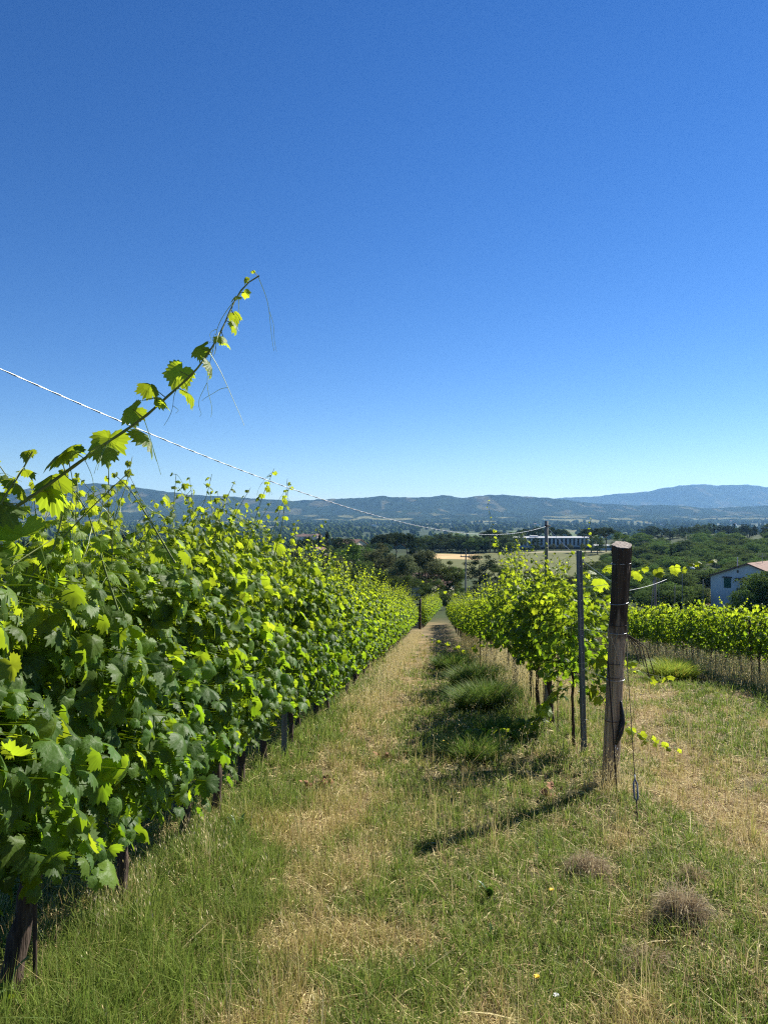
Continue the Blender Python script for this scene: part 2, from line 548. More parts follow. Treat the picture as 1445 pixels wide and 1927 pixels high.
# ------------------------------------------------------------------ hills on the skyline
RID = np.array([(-900, 925), (-400, 905), (-200, 918), (0, 927), (60, 918), (90, 912), (180, 909), (240, 915), (300, 923), (360, 931), (420, 933), (480, 938), (520, 941), (560, 942), (600, 940),
                (640, 938), (680, 937), (715, 933), (745, 936), (770, 935), (800, 936), (830, 932), (860, 936), (880, 936), (900, 933), (925, 931), (950, 931), (985, 934), (1040, 938), (1080, 943),
                (1130, 948), (1200, 951), (1260, 951), (1290, 952), (1320, 957), (1360, 955), (1400, 953), (1445, 952), (1800, 955), (2300, 950)], float)
FAR = np.array([(700, 975), (900, 955), (1000, 943), (1040, 938), (1080, 935), (1110, 935), (1150, 930), (1190, 927), (1220, 924), (1250, 918), (1280, 913), (1320, 911), (1350, 913), (1400, 911),
                (1445, 916), (1600, 925), (1900, 940), (2300, 955)], float)


def build_hills(name, tab, D, y0, y1, seed, amp, col, base=-70., nx=700, ny=150):
    px = np.linspace(tab[0, 0], tab[-1, 0], nx); u = (px - 722.5) / 1337
    yl = np.linspace(y0, y1, ny)
    Y = np.repeat(yl[:, None], nx, 1); X = u[None, :] * Y
    zr = CAM_Z - (np.interp(px, tab[:, 0], tab[:, 1]) - 963.5) / 1337 * D
    ridge = zr[None, :] - base
    warp = (fbm(X / 900, Y / 900, seed + 3, 3) - .5) * .25
    t = np.clip((Y - y0) / (D - y0), 0, 1)
    tt = np.clip(t + warp * np.sin(t * pi), 0, 1)
    prof = tt ** 1.45 * (1.25 - .25 * tt)
    back = np.clip((Y - D) / (y1 - D), 0, 1)
    # spurs and gullies running down the slope
    sx = X / (D * .045) + (fbm(X / 700, Y / 700, seed + 7, 3) - .5) * 2.2
    rid = np.abs(vnoise(sx, Y / (D * .35), seed) - .5) * 2
    rid2 = np.abs(vnoise(sx * 2.7 + 9, Y / (D * .12), seed + 1) - .5) * 2
    gully = (1 - rid) * .62 + (1 - rid2) * .26
    keep = np.sin(np.clip(t, 0, 1) * pi) ** .8
    Z = base + ridge * prof * (1 - .62 * gully * keep) - ridge * back * .5
    Z = Z + amp * (fbm(X / 60, Y / 60, seed + 11, 4) - .5) * (.25 + .75 * np.minimum(1, t * 3)) * (t > .0)
    Z = np.where(t <= 0, base, Z)
    low = 1 - sstep(.10, .42, (Z - base) / np.maximum(ridge, 1))
    fld = (vnoise(X / 140, Y / 200, seed + 31) > .70) * low
    c = np.array(col) * (.75 + .5 * fbm(X / 250, Y / 250, seed + 23, 3)[..., None])
    c = c * (1 - fld[..., None] * .8) + np.array((.22, .21, .11)) * fld[..., None] * .8
    sl = (fbm(X / 120, Y / 300, seed + 41, 2) > .70) * (1 - low) * sstep(.2, .5, t)
    c = c * (1 - .35 * sl[..., None]) + np.array((.20, .17, .10)) * .35 * sl[..., None]
    i = (np.arange(ny - 1)[:, None] * nx + np.arange(nx - 1)[None, :]).ravel()
    T = np.concatenate([np.stack([i, i + 1, i + nx + 1], 1), np.stack([i, i + nx + 1, i + nx], 1)])
    G = Geo(); G.add(np.stack([X, Y, Z], -1).reshape(-1, 3), T, c.reshape(-1, 3))
    return kind(G.obj(name, M_HILLS, smooth=True), 'structure')


M_HILLS = mat_hills()
build_hills('hills', RID, 6500, 4300, 8200, 101, 22, (.020, .032, .014))
build_hills('mountains', FAR, 11000, 9000, 12200, 207, 30, (.03, .04, .02), nx=300, ny=70)


# ------------------------------------------------------------------ vine leaves
def leaf_template(n, rings, seed, serr=.07):
    rg = np.random.default_rng(seed)
    ang = np.linspace(-pi, pi, n, endpoint=False) + pi / n
    deg = np.abs(np.degrees(ang))
    jit = rg.normal(0, .03, 6)
    r = np.interp(deg, [0, 14, 27, 38, 52, 66, 80, 94, 108, 126, 150, 170, 180],
                  [1.0, .90, .73 + jit[0], .80, .93 + jit[1], .82, .69 + jit[2], .75, .80 + jit[3], .72, .64, .42, .14])
    r = r * (1 + serr * np.where(np.arange(n) % 2 == 0, 1, -1)) * (1 + rg.normal(0, .025, n))
    Vs = [np.zeros((1, 2))]
    for k in range(1, rings + 1):
        f = k / rings
        rr = r * f if k == rings else (r * .7 + .3 * r.mean()) * f
        Vs.append(np.stack([np.sin(ang) * rr, np.cos(ang) * rr], 1))
    P = np.concatenate(Vs)
    T = []
    for j in range(n): T.append((0, 1 + (j + 1) % n, 1 + j))
    for k in range(1, rings):
        a0 = 1 + (k - 1) * n; b0 = 1 + k * n
        for j in range(n):
            j2 = (j + 1) % n
            T += [(a0 + j, a0 + j2, b0 + j2), (a0 + j, b0 + j2, b0 + j)]
    R2 = (P ** 2).sum(1); A = np.arctan2(P[:, 0], P[:, 1])
    # pleats along the veins + drooping rim + a wave
    dv = np.min(np.abs(np.angle(np.exp(1j * (A[:, None] - np.radians([0, 52, -52, 108, -108])[None])))), 1)
    z = -.30 * R2 - .22 * dv * np.sqrt(R2) * rg.uniform(-.4, 1.3) + .10 * np.sin(A * 3 + rg.uniform(0, 6)) * np.sqrt(R2)
    z = z + rg.uniform(-.5, .15) * np.abs(P[:, 0]) * .9
    z = z - rg.uniform(-.1, .5) * np.clip(P[:, 1], 0, 2) ** 2
    V = np.concatenate([P, z[:, None]], 1)
    T = np.array(T)[:, ::-1]
    nz = np.cross(V[T[0][1]] - V[T[0][0]], V[T[0][2]] - V[T[0][0]])[2]
    if nz < 0: T = T[:, ::-1]
    uv = np.concatenate([P, np.zeros((len(P), 1))], 1)
    return V, T, uv


LT_HI = [leaf_template(44, 2, 300 + i, .085) for i in range(8)]
LT_MID = [leaf_template(14, 1, 400 + i, .10) for i in range(6)]


def put_leaves(G, pos, nrm, tip, size, youth, temps, rg, mi=0):
    n = len(pos)
    nrm = unit(nrm); tip = unit(tip - (tip * nrm).sum(1, keepdims=True) * nrm)
    side = np.cross(tip, nrm)
    idx = rg.integers(0, len(temps), n)
    rnd = rg.random(n)
    for k, (V, T, uv) in enumerate(temps):
        q = np.where(idx == k)[0]
        if len(q) == 0: continue
        sc = size[q][:, None, None] * V[None]
        W = pos[q][:, None, :] + sc[..., 0:1] * side[q][:, None, :] + sc[..., 1:2] * tip[q][:, None, :] + sc[..., 2:3] * nrm[q][:, None, :]
        m = len(V)
        TT = (T[None] + (np.arange(len(q)) * m)[:, None, None]).reshape(-1, 3)
        c = np.stack([np.repeat(rnd[q], m), np.repeat(youth[q], m), np.zeros(len(q) * m)], 1)
        G.add(W.reshape(-1, 3), TT, c, np.tile(uv, (len(q), 1)), mi)


def put_sticks(G, a, b, r0, r1, col=(.5, .6, 0), mi=0):
    """many thin three-sided stalks"""
    d = unit(b - a)
    ref = np.where(np.abs(d[:, 2:3]) > .9, np.array([[1., 0, 0]]), np.array([[0, 0, 1.]]))
    u = unit(np.cross(d, ref)); v = np.cross(d, u)
    V = []
    for k in range(3):
        an = 2 * pi * k / 3
        V.append(a + (u * cos(an) + v * sin(an)) * r0)
    for k in range(3):
        an = 2 * pi * k / 3
        V.append(b + (u * cos(an) + v * sin(an)) * r1)
    V = np.stack(V, 1); n = len(a)
    T = np.array([(0, 1, 4), (0, 4, 3), (1, 2, 5), (1, 5, 4), (2, 0, 3), (2, 3, 5)])
    TT = (T[None] + (np.arange(n) * 6)[:, None, None]).reshape(-1, 3)
    G.add(V.reshape(-1, 3), TT, col, None, mi)


def half_width(h):
    return np.interp(h, [.35, .55, .8, 1.1, 1.5, 1.8, 2.1, 2.3], [.05, .16, .27, .31, .27, .20, .13, .06])


def foliage(seed, n, hi, length=.95, zlo=.42, zhi=2.12, big=.066):
    """leaves of one vine trained on wires; row runs along local y"""
    rg = np.random.default_rng(seed)
    G = Geo()
    temps = LT_HI if hi else LT_MID
    h = zlo + (zhi - zlo) * rg.beta(1.25, 1.35, n)
    # uneven bottom and top edge
    yy = (rg.random(n) - .5) * length * 1.25
    edge = .32 * np.sin(yy * 7 + seed) + .2 * np.sin(yy * 17 + seed * 2.1)
    h = np.where(h > 1.4, h + edge * (h - 1.4), h)
    h = np.where(h < .8, .8 - (.8 - h) * (1 + .9 * edge), h)
    surf = rg.random(n) < .70
    sd = np.where(rg.random(n) < .5, -1., 1.)
    lump = 1 + .45 * np.sin(yy * 9 + h * 5 + seed) + .32 * np.sin(h * 11 - yy * 6 + seed * 1.7)
    w_ = half_width(h) * lump
    xx = np.where(surf, sd * w_ * rg.uniform(.75, 1.2, n), w_ * rg.uniform(-1, 1, n))
    pos = np.stack([xx, yy, h], 1)
    up = rg.uniform(.05, 1.1, n)
    nrm = np.stack([sd * rg.uniform(.25, 1.1, n), rg.normal(0, .5, n), up], 1)
    wild = rg.random(n) < .22
    nrm[wild] = rg.normal(0, 1, (wild.sum(), 3)) + np.array([0, 0, .4])
    tip = np.stack([sd * .45 + rg.normal(0, .25, n), rg.normal(0, .55, n), -np.ones(n)], 1)
    yo = np.clip((h - 1.05) / 1.1, 0, 1) * .66 + rg.random(n) * .34
    yo = np.where(rg.random(n) < .16, yo + .45, yo)
    size = big * rg.uniform(.42, 1.02, n) * np.where(rg.random(n) < .12, 1.4, 1) * (1 - .45 * np.clip((h - 1.5) / .8, 0, 1))
    put_leaves(G, pos, nrm, tip, size, np.clip(yo, 0, 1), temps, rg)
    # petioles
    k = rg.random(n) < (.8 if hi else .0)
    if k.any():
        a = pos[k]; b = a.copy(); b[:, 0] *= .45; b[:, 1] += rg.normal(0, .03, k.sum()); b[:, 2] += rg.uniform(-.01, .06, k.sum())
        put_sticks(G, a, b, .0018, .0022, (.6, .8, 0))
    return G


def shoot_geo(pts, rg, hi=True, r0=.005, lsz=.07, gap=.075, fall=1.0, tendrils=True, taper=True, first=.1, leaf_scale_end=.35, youth=(.55, 1.0), droop=.9):
    """one cane through pts with alternate leaves and forked tendrils; slots: 0 stem, 1 leaf"""
    P = np.asarray(pts, float)
    L = np.concatenate([[0], np.cumsum(np.linalg.norm(np.diff(P, axis=0), axis=1))])
    m = max(8, int(L[-1] / .04))
    tt = np.linspace(0, L[-1], m)
    if hi: P = P + np.concatenate([np.zeros((1, 3)), rg.normal(0, .006, (len(P) - 2, 3)), np.zeros((1, 3))])
    # smooth resample
    Q = np.stack([np.interp(tt, L, P[:, i]) for i in range(3)], 1)
    for _ in range(2):
        Q[1:-1] = (Q[:-2] + 2 * Q[1:-1] + Q[2:]) / 4
    G = Geo()
    fz = np.linspace(0, 1, m)
    V, T = tube(Q, r0 * (1 - .65 * fz) * (1 + .28 * (np.arange(m) % 2 == 0)), 6 if hi else 4)
    G.add(V, T, (.5, .4, 0), None, 0)
    s = first; sd = 1
    lp, ln, lt, ls, ly = [], [], [], [], []
    while s < L[-1]:
        f = s / L[-1]
        p = np.array([np.interp(s, tt, Q[:, i]) for i in range(3)])
        i = min(int(f * (m - 1)), m - 2)
        d = unit(Q[i + 1] - Q[i])
        out = unit(np.cross(d, rg.normal(0, 1, 3)))
        out = unit(out + np.array([sd * .5, 0, .15]))
        pl = lsz * (1 - f * .7) * rg.uniform(.5, 1.0)
        q = p + out * pl
        put_sticks(G, p[None], q[None], .0017, .0014, (.6, .8, 0), 0)
        lp.append(q); ln.append(out * .5 + np.array([0, 0, .7]) + rg.normal(0, .55, 3))
        lt.append(out * .6 + np.array([0, 0, -droop]) + rg.normal(0, .25, 3))
        ls.append(lsz * (1 - (1 - leaf_scale_end) * f ** fall) * rg.uniform(.75, 1.2)); ly.append(youth[0] + (youth[1] - youth[0]) * f)
        if tendrils and rg.random() < .45:
            o = unit(-out + np.array([0, 0, -.7]) + rg.normal(0, .35, 3))
            k = 16; tl = rg.uniform(.08, .16); cu = rg.uniform(.3, 1.1); p0_ = rg.uniform(0, 6)
            e1 = unit(np.cross(o, rg.normal(0, 1, 3)))

            def curl(st, dr, ln, k):
                fs = np.linspace(0, 1, k)
                ro = .012 * fs ** 2.5
                return [st + dr * ln * f_ + np.array([0, 0, -.6 * ln * f_ ** 2]) + e1 * (.12 * ln * sin(f_ * 3 + p0_) * f_) + (e1 * sin(f_ * 9 * cu) + dr * cos(f_ * 9 * cu)) * r_ for f_, r_ in zip(fs, ro)]
            tp = curl(p, o, tl, k)
            V, T = tube(tp, np.linspace(.0013, .0006, k), 4, cap=False); G.add(V, T, (.5, .9, 0), None, 2)
            tp2 = curl(tp[9], unit(o + rg.normal(0, .6, 3)), tl * .5, 10)
            V, T = tube(tp2, np.linspace(.001, .0006, 10), 4, cap=False); G.add(V, T, (.5, .9, 0), None, 2)
        sd = -sd
        s += gap * (1 - .45 * f) * rg.uniform(.8, 1.25)
    put_leaves(G, np.array(lp), np.array(ln), np.array(lt), np.array(ls), np.clip(np.array(ly), 0, 1), LT_HI if hi else LT_MID, rg, 1)
    return G


def trunk_geo(rg, h=.8, r=.028, lean=(0, 0), arm=.42):
    k = 12
    f = np.linspace(-.12, 1, k)
    wob = np.cumsum(rg.normal(0, .007, (k, 2)), 0)
    P = np.stack([lean[0] * (1 - f) + wob[:, 0], lean[1] * (1 - f) + wob[:, 1] + .02 * np.sin(f * 5), f * h], 1)
    R = r * (1.25 - .35 * np.clip(f, 0, 1)) * (1 + rg.normal(0, .07, k))
    R[-1] *= 1.25
    G = Geo()
    V, T = tube(P, R, 10, jitter=.22, seed=int(rg.integers(1e6))); G.add(V, T)
    for s in (-1, 1):
        Q = np.array([P[-1] + np.array([0, s * arm * t, .05 * sin(t * 3) + rg.normal(0, .006)]) for t in np.linspace(0, 1, 7)])
        V, T = tube(Q, np.linspace(r * .75, r * .3, 7), 7, jitter=.2, seed=int(rg.integers(1e6))); G.add(V, T)
    return G


M_TEND = mat_leaf('pale_tendril', (.22, .30, .08), (.30, .38, .12), (.3, .38, .12), (.4, .5, .1), (.5, .6, .15))
STEM_MATS = [M_STEM, M_LEAF, M_TEND]
VINE_GROUP_L = 'grapevines of the long left row'
VINE_GROUP_R = 'grapevines of the right row behind the wooden post'
VINE_GROUP_H = 'grapevines of the hedge row across the track'


def make_vine(seed, hi, n, label, group, n_shoots=3, r=.026, h=.8, lean=(0, 0), zlo=.42, zhi=2.12, top=2.35, big=.066, length=.95):
    rg = np.random.default_rng(seed)
    root = thing('grapevine', (0, 0, 0), label, 'grapevine', group)
    root['zhi'] = zhi
    trunk_geo(rg, h, r, lean).obj('trunk', M_BARK, root, smooth=True)
    foliage(seed, n, hi, length, zlo, zhi, big).obj('foliage', M_LEAF if hi else M_LEAF2, root, smooth=hi)
    for i in range(n_shoots):
        y0 = rg.uniform(-.45, .45); x0 = rg.uniform(-.12, .12)
        z1 = top + rg.uniform(-.22, .22)
        dx, dy = rg.normal(0, .22), rg.normal(0, .30)
        zs = 1.2
        pts = [(x0 + dx * t * t, y0 + dy * t * t, zs + (z1 - zs) * t) for t in np.linspace(0, 1, 8)]
        shoot_geo(pts, rg, hi, .0038, .082 if hi else .085, .085, tendrils=hi, youth=(.3, .95), leaf_scale_end=.25).obj('shoot', [M_STEM, M_LEAF if hi else M_LEAF2, M_TEND], root, smooth=False)
    return root


# prototypes -----------------------------------------------------------
near_labels = {
    0: 'grapevine cut by the left picture edge, bearing the long shoot against the sky',
    1: 'grapevine on the thickest leaning dark trunk at the lower left corner',
    2: 'grapevine on a thin curved trunk, second trunk from the lower left corner',
    3: 'grapevine on a short bowed trunk, third trunk from the lower left corner',
    4: 'grapevine on a straight dark trunk in the shade, fourth from the lower left corner',
}
left_y = [1.95, 2.8, 3.66, 4.56, 5.25] + list(np.arange(6.12, 51.5, .90))
protos_hi = []
spec = [dict(r=.03, zhi=1.58, top=1.75, zlo=.55), dict(r=.034, lean=(-.13, -.03), h=.78, zhi=1.78, top=1.95, zlo=.66), dict(r=.024, lean=(.03, -.06), zhi=1.9, top=2.1, zlo=.52),
        dict(r=.026, lean=(.02, .06), zhi=2.02, top=2.2, zlo=.46), dict(r=.028, lean=(0, .03), zhi=2.12, top=2.35, zlo=.40)]
for i, sp_ in enumerate(spec):
    v = make_vine(1000 + i, True, 1500, near_labels[i], VINE_GROUP_L, n_shoots=8, **sp_)
    y = left_y[i]; x = float(row_left(y)) + (.12 if i == 1 else .03)
    v.location = (x, y, gz(x, y))
    protos_hi.append(v)
protos_mid = []
rg0 = np.random.default_rng(5)
SEC = [('grapevine in the near stretch of the left row, past its fourth trunk', 18),
       ('grapevine in the far half of the left row, narrow strip of small leaves', 99)]


def left_label(y):
    return SEC[0][0] if y < 18 else SEC[1][0]


cnt = 0
for i, y in enumerate(left_y[5:]):
    x = float(row_left(y)) + rg0.normal(0, .03)
    loc = (x, y, gz(x, y))
    if y < 9.5:
        src = protos_hi[(4, 3, 2, 4)[i % 4]]
        dup(src, loc, pi if i % 2 else 0, (1, 1, 2.08 / src['zhi'] * rg0.uniform(.94, 1.06)), left_label(y), VINE_GROUP_L)
    elif len(protos_mid) < 6:
        v = make_vine(2000 + len(protos_mid), False, 1150, left_label(y), VINE_GROUP_L, n_shoots=7, zhi=2.0, top=2.42, zlo=.36)
        v.location = loc; protos_mid.append(v)
    else:
        src = protos_mid[int(rg0.integers(6))]
        dup(src, loc, pi * int(rg0.integers(2)), (1, 1, rg0.uniform(.93, 1.08)), left_label(y), VINE_GROUP_L)
# block beyond the end post
for i, y in enumerate(np.arange(54.5, 92, 1.1)):
    x = 2.75 + .105 * (y - 52)
    dup(protos_mid[int(rg0.integers(6))], (x, y, gz(x, y)), pi * int(rg0.integers(2)), (1.1, 1.1, rg0.uniform(.9, 1.0)),
        'grapevine in the short block beyond the dark post that ends the left row', 'grapevines of the block beyond the left row')
# right row
ry = [7.75, 9.25, 10.15, 11.1, 13.9, 14.8, 18.0, 18.9] + list(np.arange(20.4, 60, .95))
r_near = []
protos_r = []
for i, y in enumerate(ry):
    x = float(row_right(y)) + rg0.normal(0, .03)
    loc = (x, y, gz(x, y))
    if i == 0:
        v = make_vine(3000, True, 420, 'sparse young grapevine on a thin forked stem between the steel post and the wooden post', VINE_GROUP_R, 2, r=.014, zlo=.6, zhi=1.95, top=2.1, length=.7)
        v.location = loc; v.scale = (1, .8, 1)
    elif i == 1:
        v = make_vine(3001, True, 1000, 'bushy grapevine on a single dark trunk just left of the steel post', VINE_GROUP_R, 8, r=.03, zlo=.78, zhi=1.9, top=2.3, big=.072)
        v.location = loc
    elif i < 6:
        v = make_vine(3100 + i, True, 520, 'tall grapevine in the right row between the steel post and the slender stakes', VINE_GROUP_R, 6 if i < 4 else 10, r=.026, zlo=.84, zhi=1.8 if i < 4 else 2.2, top=2.25 if i < 4 else 2.7, big=.07)
        v.location = loc; protos_r.append(v)
    elif i < 8:
        v = make_vine(3200 + i, False, 560, 'grapevine in the far part of the right row, low and receding downhill', VINE_GROUP_R, 6, r=.026, zlo=.75, zhi=1.8, top=2.25)
        v.location = loc; protos_r.append(v)
    else:
        v = dup(protos_r[len(protos_r) - 2 + int(rg0.integers(2))], loc, pi * int(rg0.integers(2)), (1, 1, rg0.uniform(.86, 1.05)),
                'grapevine in the far part of the right row, low and receding downhill', VINE_GROUP_R)
    r_near.append(v)
# hedge row across the track
protos_h = []
for i, y in enumerate(np.arange(9.6, 64, 1.0)):
    x = float(row_far(y)) + rg0.normal(0, .04)
    if i < 4:
        v = make_vine(3300 + i, False, 850, 'grapevine in the even hedge-like row across the grass track, below the white house', VINE_GROUP_H, 3, r=.026, h=.7, zlo=.56, zhi=1.68, top=1.85, big=.068)
        v.location = (x, y, gz(x, y)); v.rotation_euler = (0, 0, -.1); protos_h.append(v)
        continue
    dup(protos_h[int(rg0.integers(4))], (x, y, gz(x, y)), pi * int(rg0.integers(2)) - .1, (1.0, 1.08, rg0.uniform(.92, 1.06)),
        'grapevine in the even hedge-like row across the grass track, below the white house', VINE_GROUP_H)


# stray shoots, each part of the vine it grows from -----------------------
def stray(vine, pxpts, seed, hi=True, lsz=.07, r0=.005, gap=.08, **kw):
    W = [at(*p) for p in pxpts]
    inv = np.array((vine.matrix_basis if vine.parent is None else vine.matrix_world).inverted())
    P = [(inv @ np.append(p, 1))[:3] for p in W]
    return shoot_geo(P, np.random.default_rng(seed), hi, r0, lsz, gap, **kw).obj('shoot', STEM_MATS, vine)


bpy.context.view_layer.update()
s_ = stray(protos_hi[0], [(-160, 1075, 1.95), (-60, 1012, 1.98), (30, 948, 2.0), (130, 883, 2.04), (200, 838, 2.08), (270, 785, 2.1), (330, 735, 2.14), (365, 703, 2.16), (410, 630, 2.2), (445, 562, 2.24), (470, 528, 2.27), (488, 519, 2.28)],
           51, True, .105, .0056, .064, first=.12, leaf_scale_end=.13, youth=(.35, 1.0), fall=1.25)
s_['label'] = 'long bare-tipped shoot reaching up against the blue sky'
stray(protos_hi[0], [(-90, 1120, 1.9), (-30, 1020, 1.9), (10, 930, 1.92), (45, 880, 1.95), (62, 850, 1.97)], 52, True, .085, .005, .07, youth=(.3, .9))
stray(protos_hi[1], [(60, 1180, 2.75), (95, 1060, 2.72), (120, 985, 2.7), (125, 915, 2.7), (118, 868, 2.7)], 53, True, .07, .005, .075)
stray(protos_hi[1], [(240, 1200, 2.75), (205, 1090, 2.72), (160, 960, 2.7), (125, 905, 2.7)], 54, True, .075, .0045, .085)
stray(protos_hi[2], [(235, 1100, 3.4), (205, 1010, 3.4), (203, 930, 3.4), (205, 862, 3.42)], 55, True, .06, .004, .085, leaf_scale_end=.25)
stray(protos_hi[2], [(330, 1060, 3.4), (285, 985, 3.4), (240, 918, 3.4), (212, 890, 3.4)], 56, True, .075, .0045, .08, leaf_scale_end=.3)
stray(protos_hi[4], [(395, 1050, 4.9), (410, 985, 4.9), (428, 930, 4.92), (443, 905, 4.95)], 57, True, .07, .004, .09, leaf_scale_end=.25)
stray(protos_hi[4], [(515, 1050, 6.4), (532, 985, 6.4), (540, 930, 6.4), (541, 900, 6.4)], 58, True, .075, .004, .1, leaf_scale_end=.3)
stray(protos_hi[1], [(55, 1800, 2.72), (20, 1835, 2.66), (28, 1880, 2.62), (45, 1905, 2.6)], 59, True, .06, .004, .05, tendrils=False, youth=(.2, .6))
bpy.context.view_layer.update()
# right row strays
stray(r_near[1], [(1060, 1130, 9.0), (1010, 1160, 8.8), (935, 1110, 8.6), (870, 1120, 8.5), (815, 1105, 8.4), (788, 1092, 8.4)], 61, True, .07, .0045, .11, leaf_scale_end=.25)
stray(r_near[2], [(1000, 1230, 10.0), (930, 1212, 9.9), (870, 1222, 9.7), (820, 1207, 9.6), (790, 1192, 9.5)], 62, True, .08, .0045, .09, leaf_scale_end=.25)
stray(r_near[1], [(1040, 1310, 9.0), (1020, 1345, 8.6), (985, 1372, 8.3), (930, 1385, 8.1), (880, 1372, 8.0)], 63, True, .13, .005, .07, leaf_scale_end=.55)
stray(r_near[0], [(1110, 1085, 7.7), (1150, 1078, 7.3), (1200, 1072, 7.0), (1250, 1070, 6.9), (1300, 1064, 6.9), (1345, 1058, 6.9)], 64, True, .115, .004, .14, leaf_scale_end=.4, youth=(.8, 1))
stray(r_near[0], [(1125, 1240, 7.6), (1160, 1250, 7.3), (1200, 1262, 7.1), (1240, 1272, 7.0), (1275, 1277, 7.0)], 65, True, .12, .004, .13, leaf_scale_end=.4, youth=(.8, 1), droop=.4)
stray(r_near[0], [(1115, 1290, 7.6), (1150, 1335, 7.2), (1190, 1375, 6.9), (1230, 1400, 6.8), (1278, 1412, 6.8)], 66, True, .11, .004, .09, leaf_scale_end=.35, youth=(.75, 1), droop=.5)
stray(r_near[4], [(955, 1110, 12.4), (940, 1050, 12.4), (930, 1000, 12.4), (920, 960, 12.4), (917, 935, 12.4)], 67, True, .08, .005, .16, leaf_scale_end=.25)
stray(r_near[1], [(1075, 1130, 8.9), (1095, 1060, 8.9), (1105, 1010, 8.9), (1112, 975, 8.9)], 68, True, .07, .0045, .1, leaf_scale_end=.25)
stray(r_near[2], [(985, 1130, 10.2), (960, 1060, 10.2), (938, 1020, 10.2), (925, 990, 10.2)], 69, True, .075, .0045, .1, leaf_scale_end=.35, youth=(.8, 1))


# ------------------------------------------------------------------ trellis hardware
def wire_loop(root, z, r, tilt=0.0, mat=None, th=.0025):
    a = np.linspace(0, 2 * pi, 25)
    P = np.stack([np.cos(a) * r, np.sin(a) * r, z + np.sin(a + 1) * tilt], 1)
    G = Geo(); V, T = tube(P, th, 6, cap=False); G.add(V, T)
    return G.obj('wire_tie', mat or M_WIRE, root, smooth=True)


def wooden_post():
    y = 6.15; x = 1.955
    z = gz(x, y)
    root = thing('wooden_post', (x, y, z), 'thick weathered wooden end post, blackened at the top and wrapped with wire', 'post')
    H = 2.06
    n = 72; k = 90
    rg = np.random.default_rng(3)
    zz = np.linspace(-.3, H, k); a = np.arange(n) * 2 * pi / n
    V = []
    for i, h in enumerate(zz):
        f = max(h, 0) / H
        r = .072 - .003 * f + .012 * max(0, (.25 - f)) + .006 * sstep(.80, .95, f)
        rr = r * (1 + .05 * (fbm(np.cos(a) * 2 + 5, np.sin(a) * 2 + h * 1.5, 8, 3) - .5) + .05 * (vnoise(a * 5, h * .8 + a * 0, 12) - .5))
        rr = rr - .007 * (vnoise(a * 6.5, a * 0 + h * .7, 44) > .74) - .004 * (vnoise(a * 11, a * 0 + h * 1.1, 45) > .8)
        bark = np.where((vnoise(a * 2.2, a * 0 + h * 3.2, 19) > .52) & (h > 1.25), .009, 0)
        rr = rr + bark * vnoise(a * 3, a * 0 + h * 6, 46) * 1.6
        cxx = .10 * f; cyy = .01 * sin(f * 4)
        V.append(np.stack([cxx + np.cos(a) * rr, cyy + np.sin(a) * rr, h + ((.36 * np.sin(a) + .05 * np.cos(a)) * rr if i == k - 1 else 0) + 0 * a], 1))
    V = np.concatenate(V); T = []
    for i in range(k - 1):
        for j in range(n):
            j2 = (j + 1) % n
            T += [(i * n + j, i * n + j2, (i + 1) * n + j2), (i * n + j, (i + 1) * n + j2, (i + 1) * n + j)]
    G = Geo(); G.add(V, T)
    b = G.obj('shaft', M_POST, root, smooth=True)
    top = V[-n:]
    c = top.mean(0) + np.array([0, 0, .004])
    inner = top * .96 + c * .04 + np.array([0, 0, .004])
    VV = np.vstack([top, inner, c]); TT = []
    for j in range(n):
        j2 = (j + 1) % n
        TT += [(j, j2, n + j2), (j, n + j2, n + j), (n + j, n + j2, 2 * n)]
    G = Geo(); G.add(VV, TT); G.obj('sawn_top', M_CUT, root)
    for zz_, r_, t_, m_ in ((1.90, .082, .004, M_WIRE), (1.56, .077, .012, M_WIRE), (1.37, .075, .004, M_RUST), (1.30, .075, .002, M_WIRE), (1.04, .075, .004, M_RUST), (.92, .076, .003, M_RUST), (.90, .077, .005, M_WIRE), (.55, .079, .004, M_RUST)):
        o = wire_loop(root, zz_, r_, t_, m_); o.location = (.10 * zz_ / H, 0, 0)
    # crossing wires down the face
    G = Geo()
    for p0, p1 in (((-.065, -.055, 1.28), (.07, -.062, .88)), ((.088, -.03, 1.40), (.07, -.064, .88)), ((.07, -.064, .88), (.062, -.066, .60))):
        V, T = tube(np.linspace(p0, p1, 5), .0018, 5); G.add(V, T)
    o = G.obj('lashing_wire', M_WIRE, root); o.location = (.05, -.014, 0)
    G = Geo()
    P = [(.075, -.055, .72), (.088, -.05, .60), (.085, -.062, .54), (.06, -.085, .46), (.035, -.09, .40), (.022, -.088, .36)]
    V, T = tube(P, [.010, .018, .026, .022, .018, .010], 9, jitter=.3); G.add(V, T)
    V, T = tube([(.022, -.09, .37), (.010, -.096, .33), (.024, -.1, .315), (.034, -.094, .335)], .003, 6); G.add(V, T, (1, 1, 1), None, 1)
    G.obj('rubber_strap', [M_RUBBER, M_WIRE], root, smooth=True)
    G = Geo()
    for i_ in range(4):
        d = rg.uniform(.25, .42); s0 = .05 + .012 * i_
        V, T = tube([(s0 + .04, .02, 1.30), (s0 + .10, .0, 1.26), (s0 + .16 + .02 * i_, -.01, 1.18), (s0 + .20 + .03 * i_, -.01, 1.30 - d)], .0045, 5); G.add(V, T)
    G.obj('pruned_twig', M_BARK, root)
    return root


wooden_post()


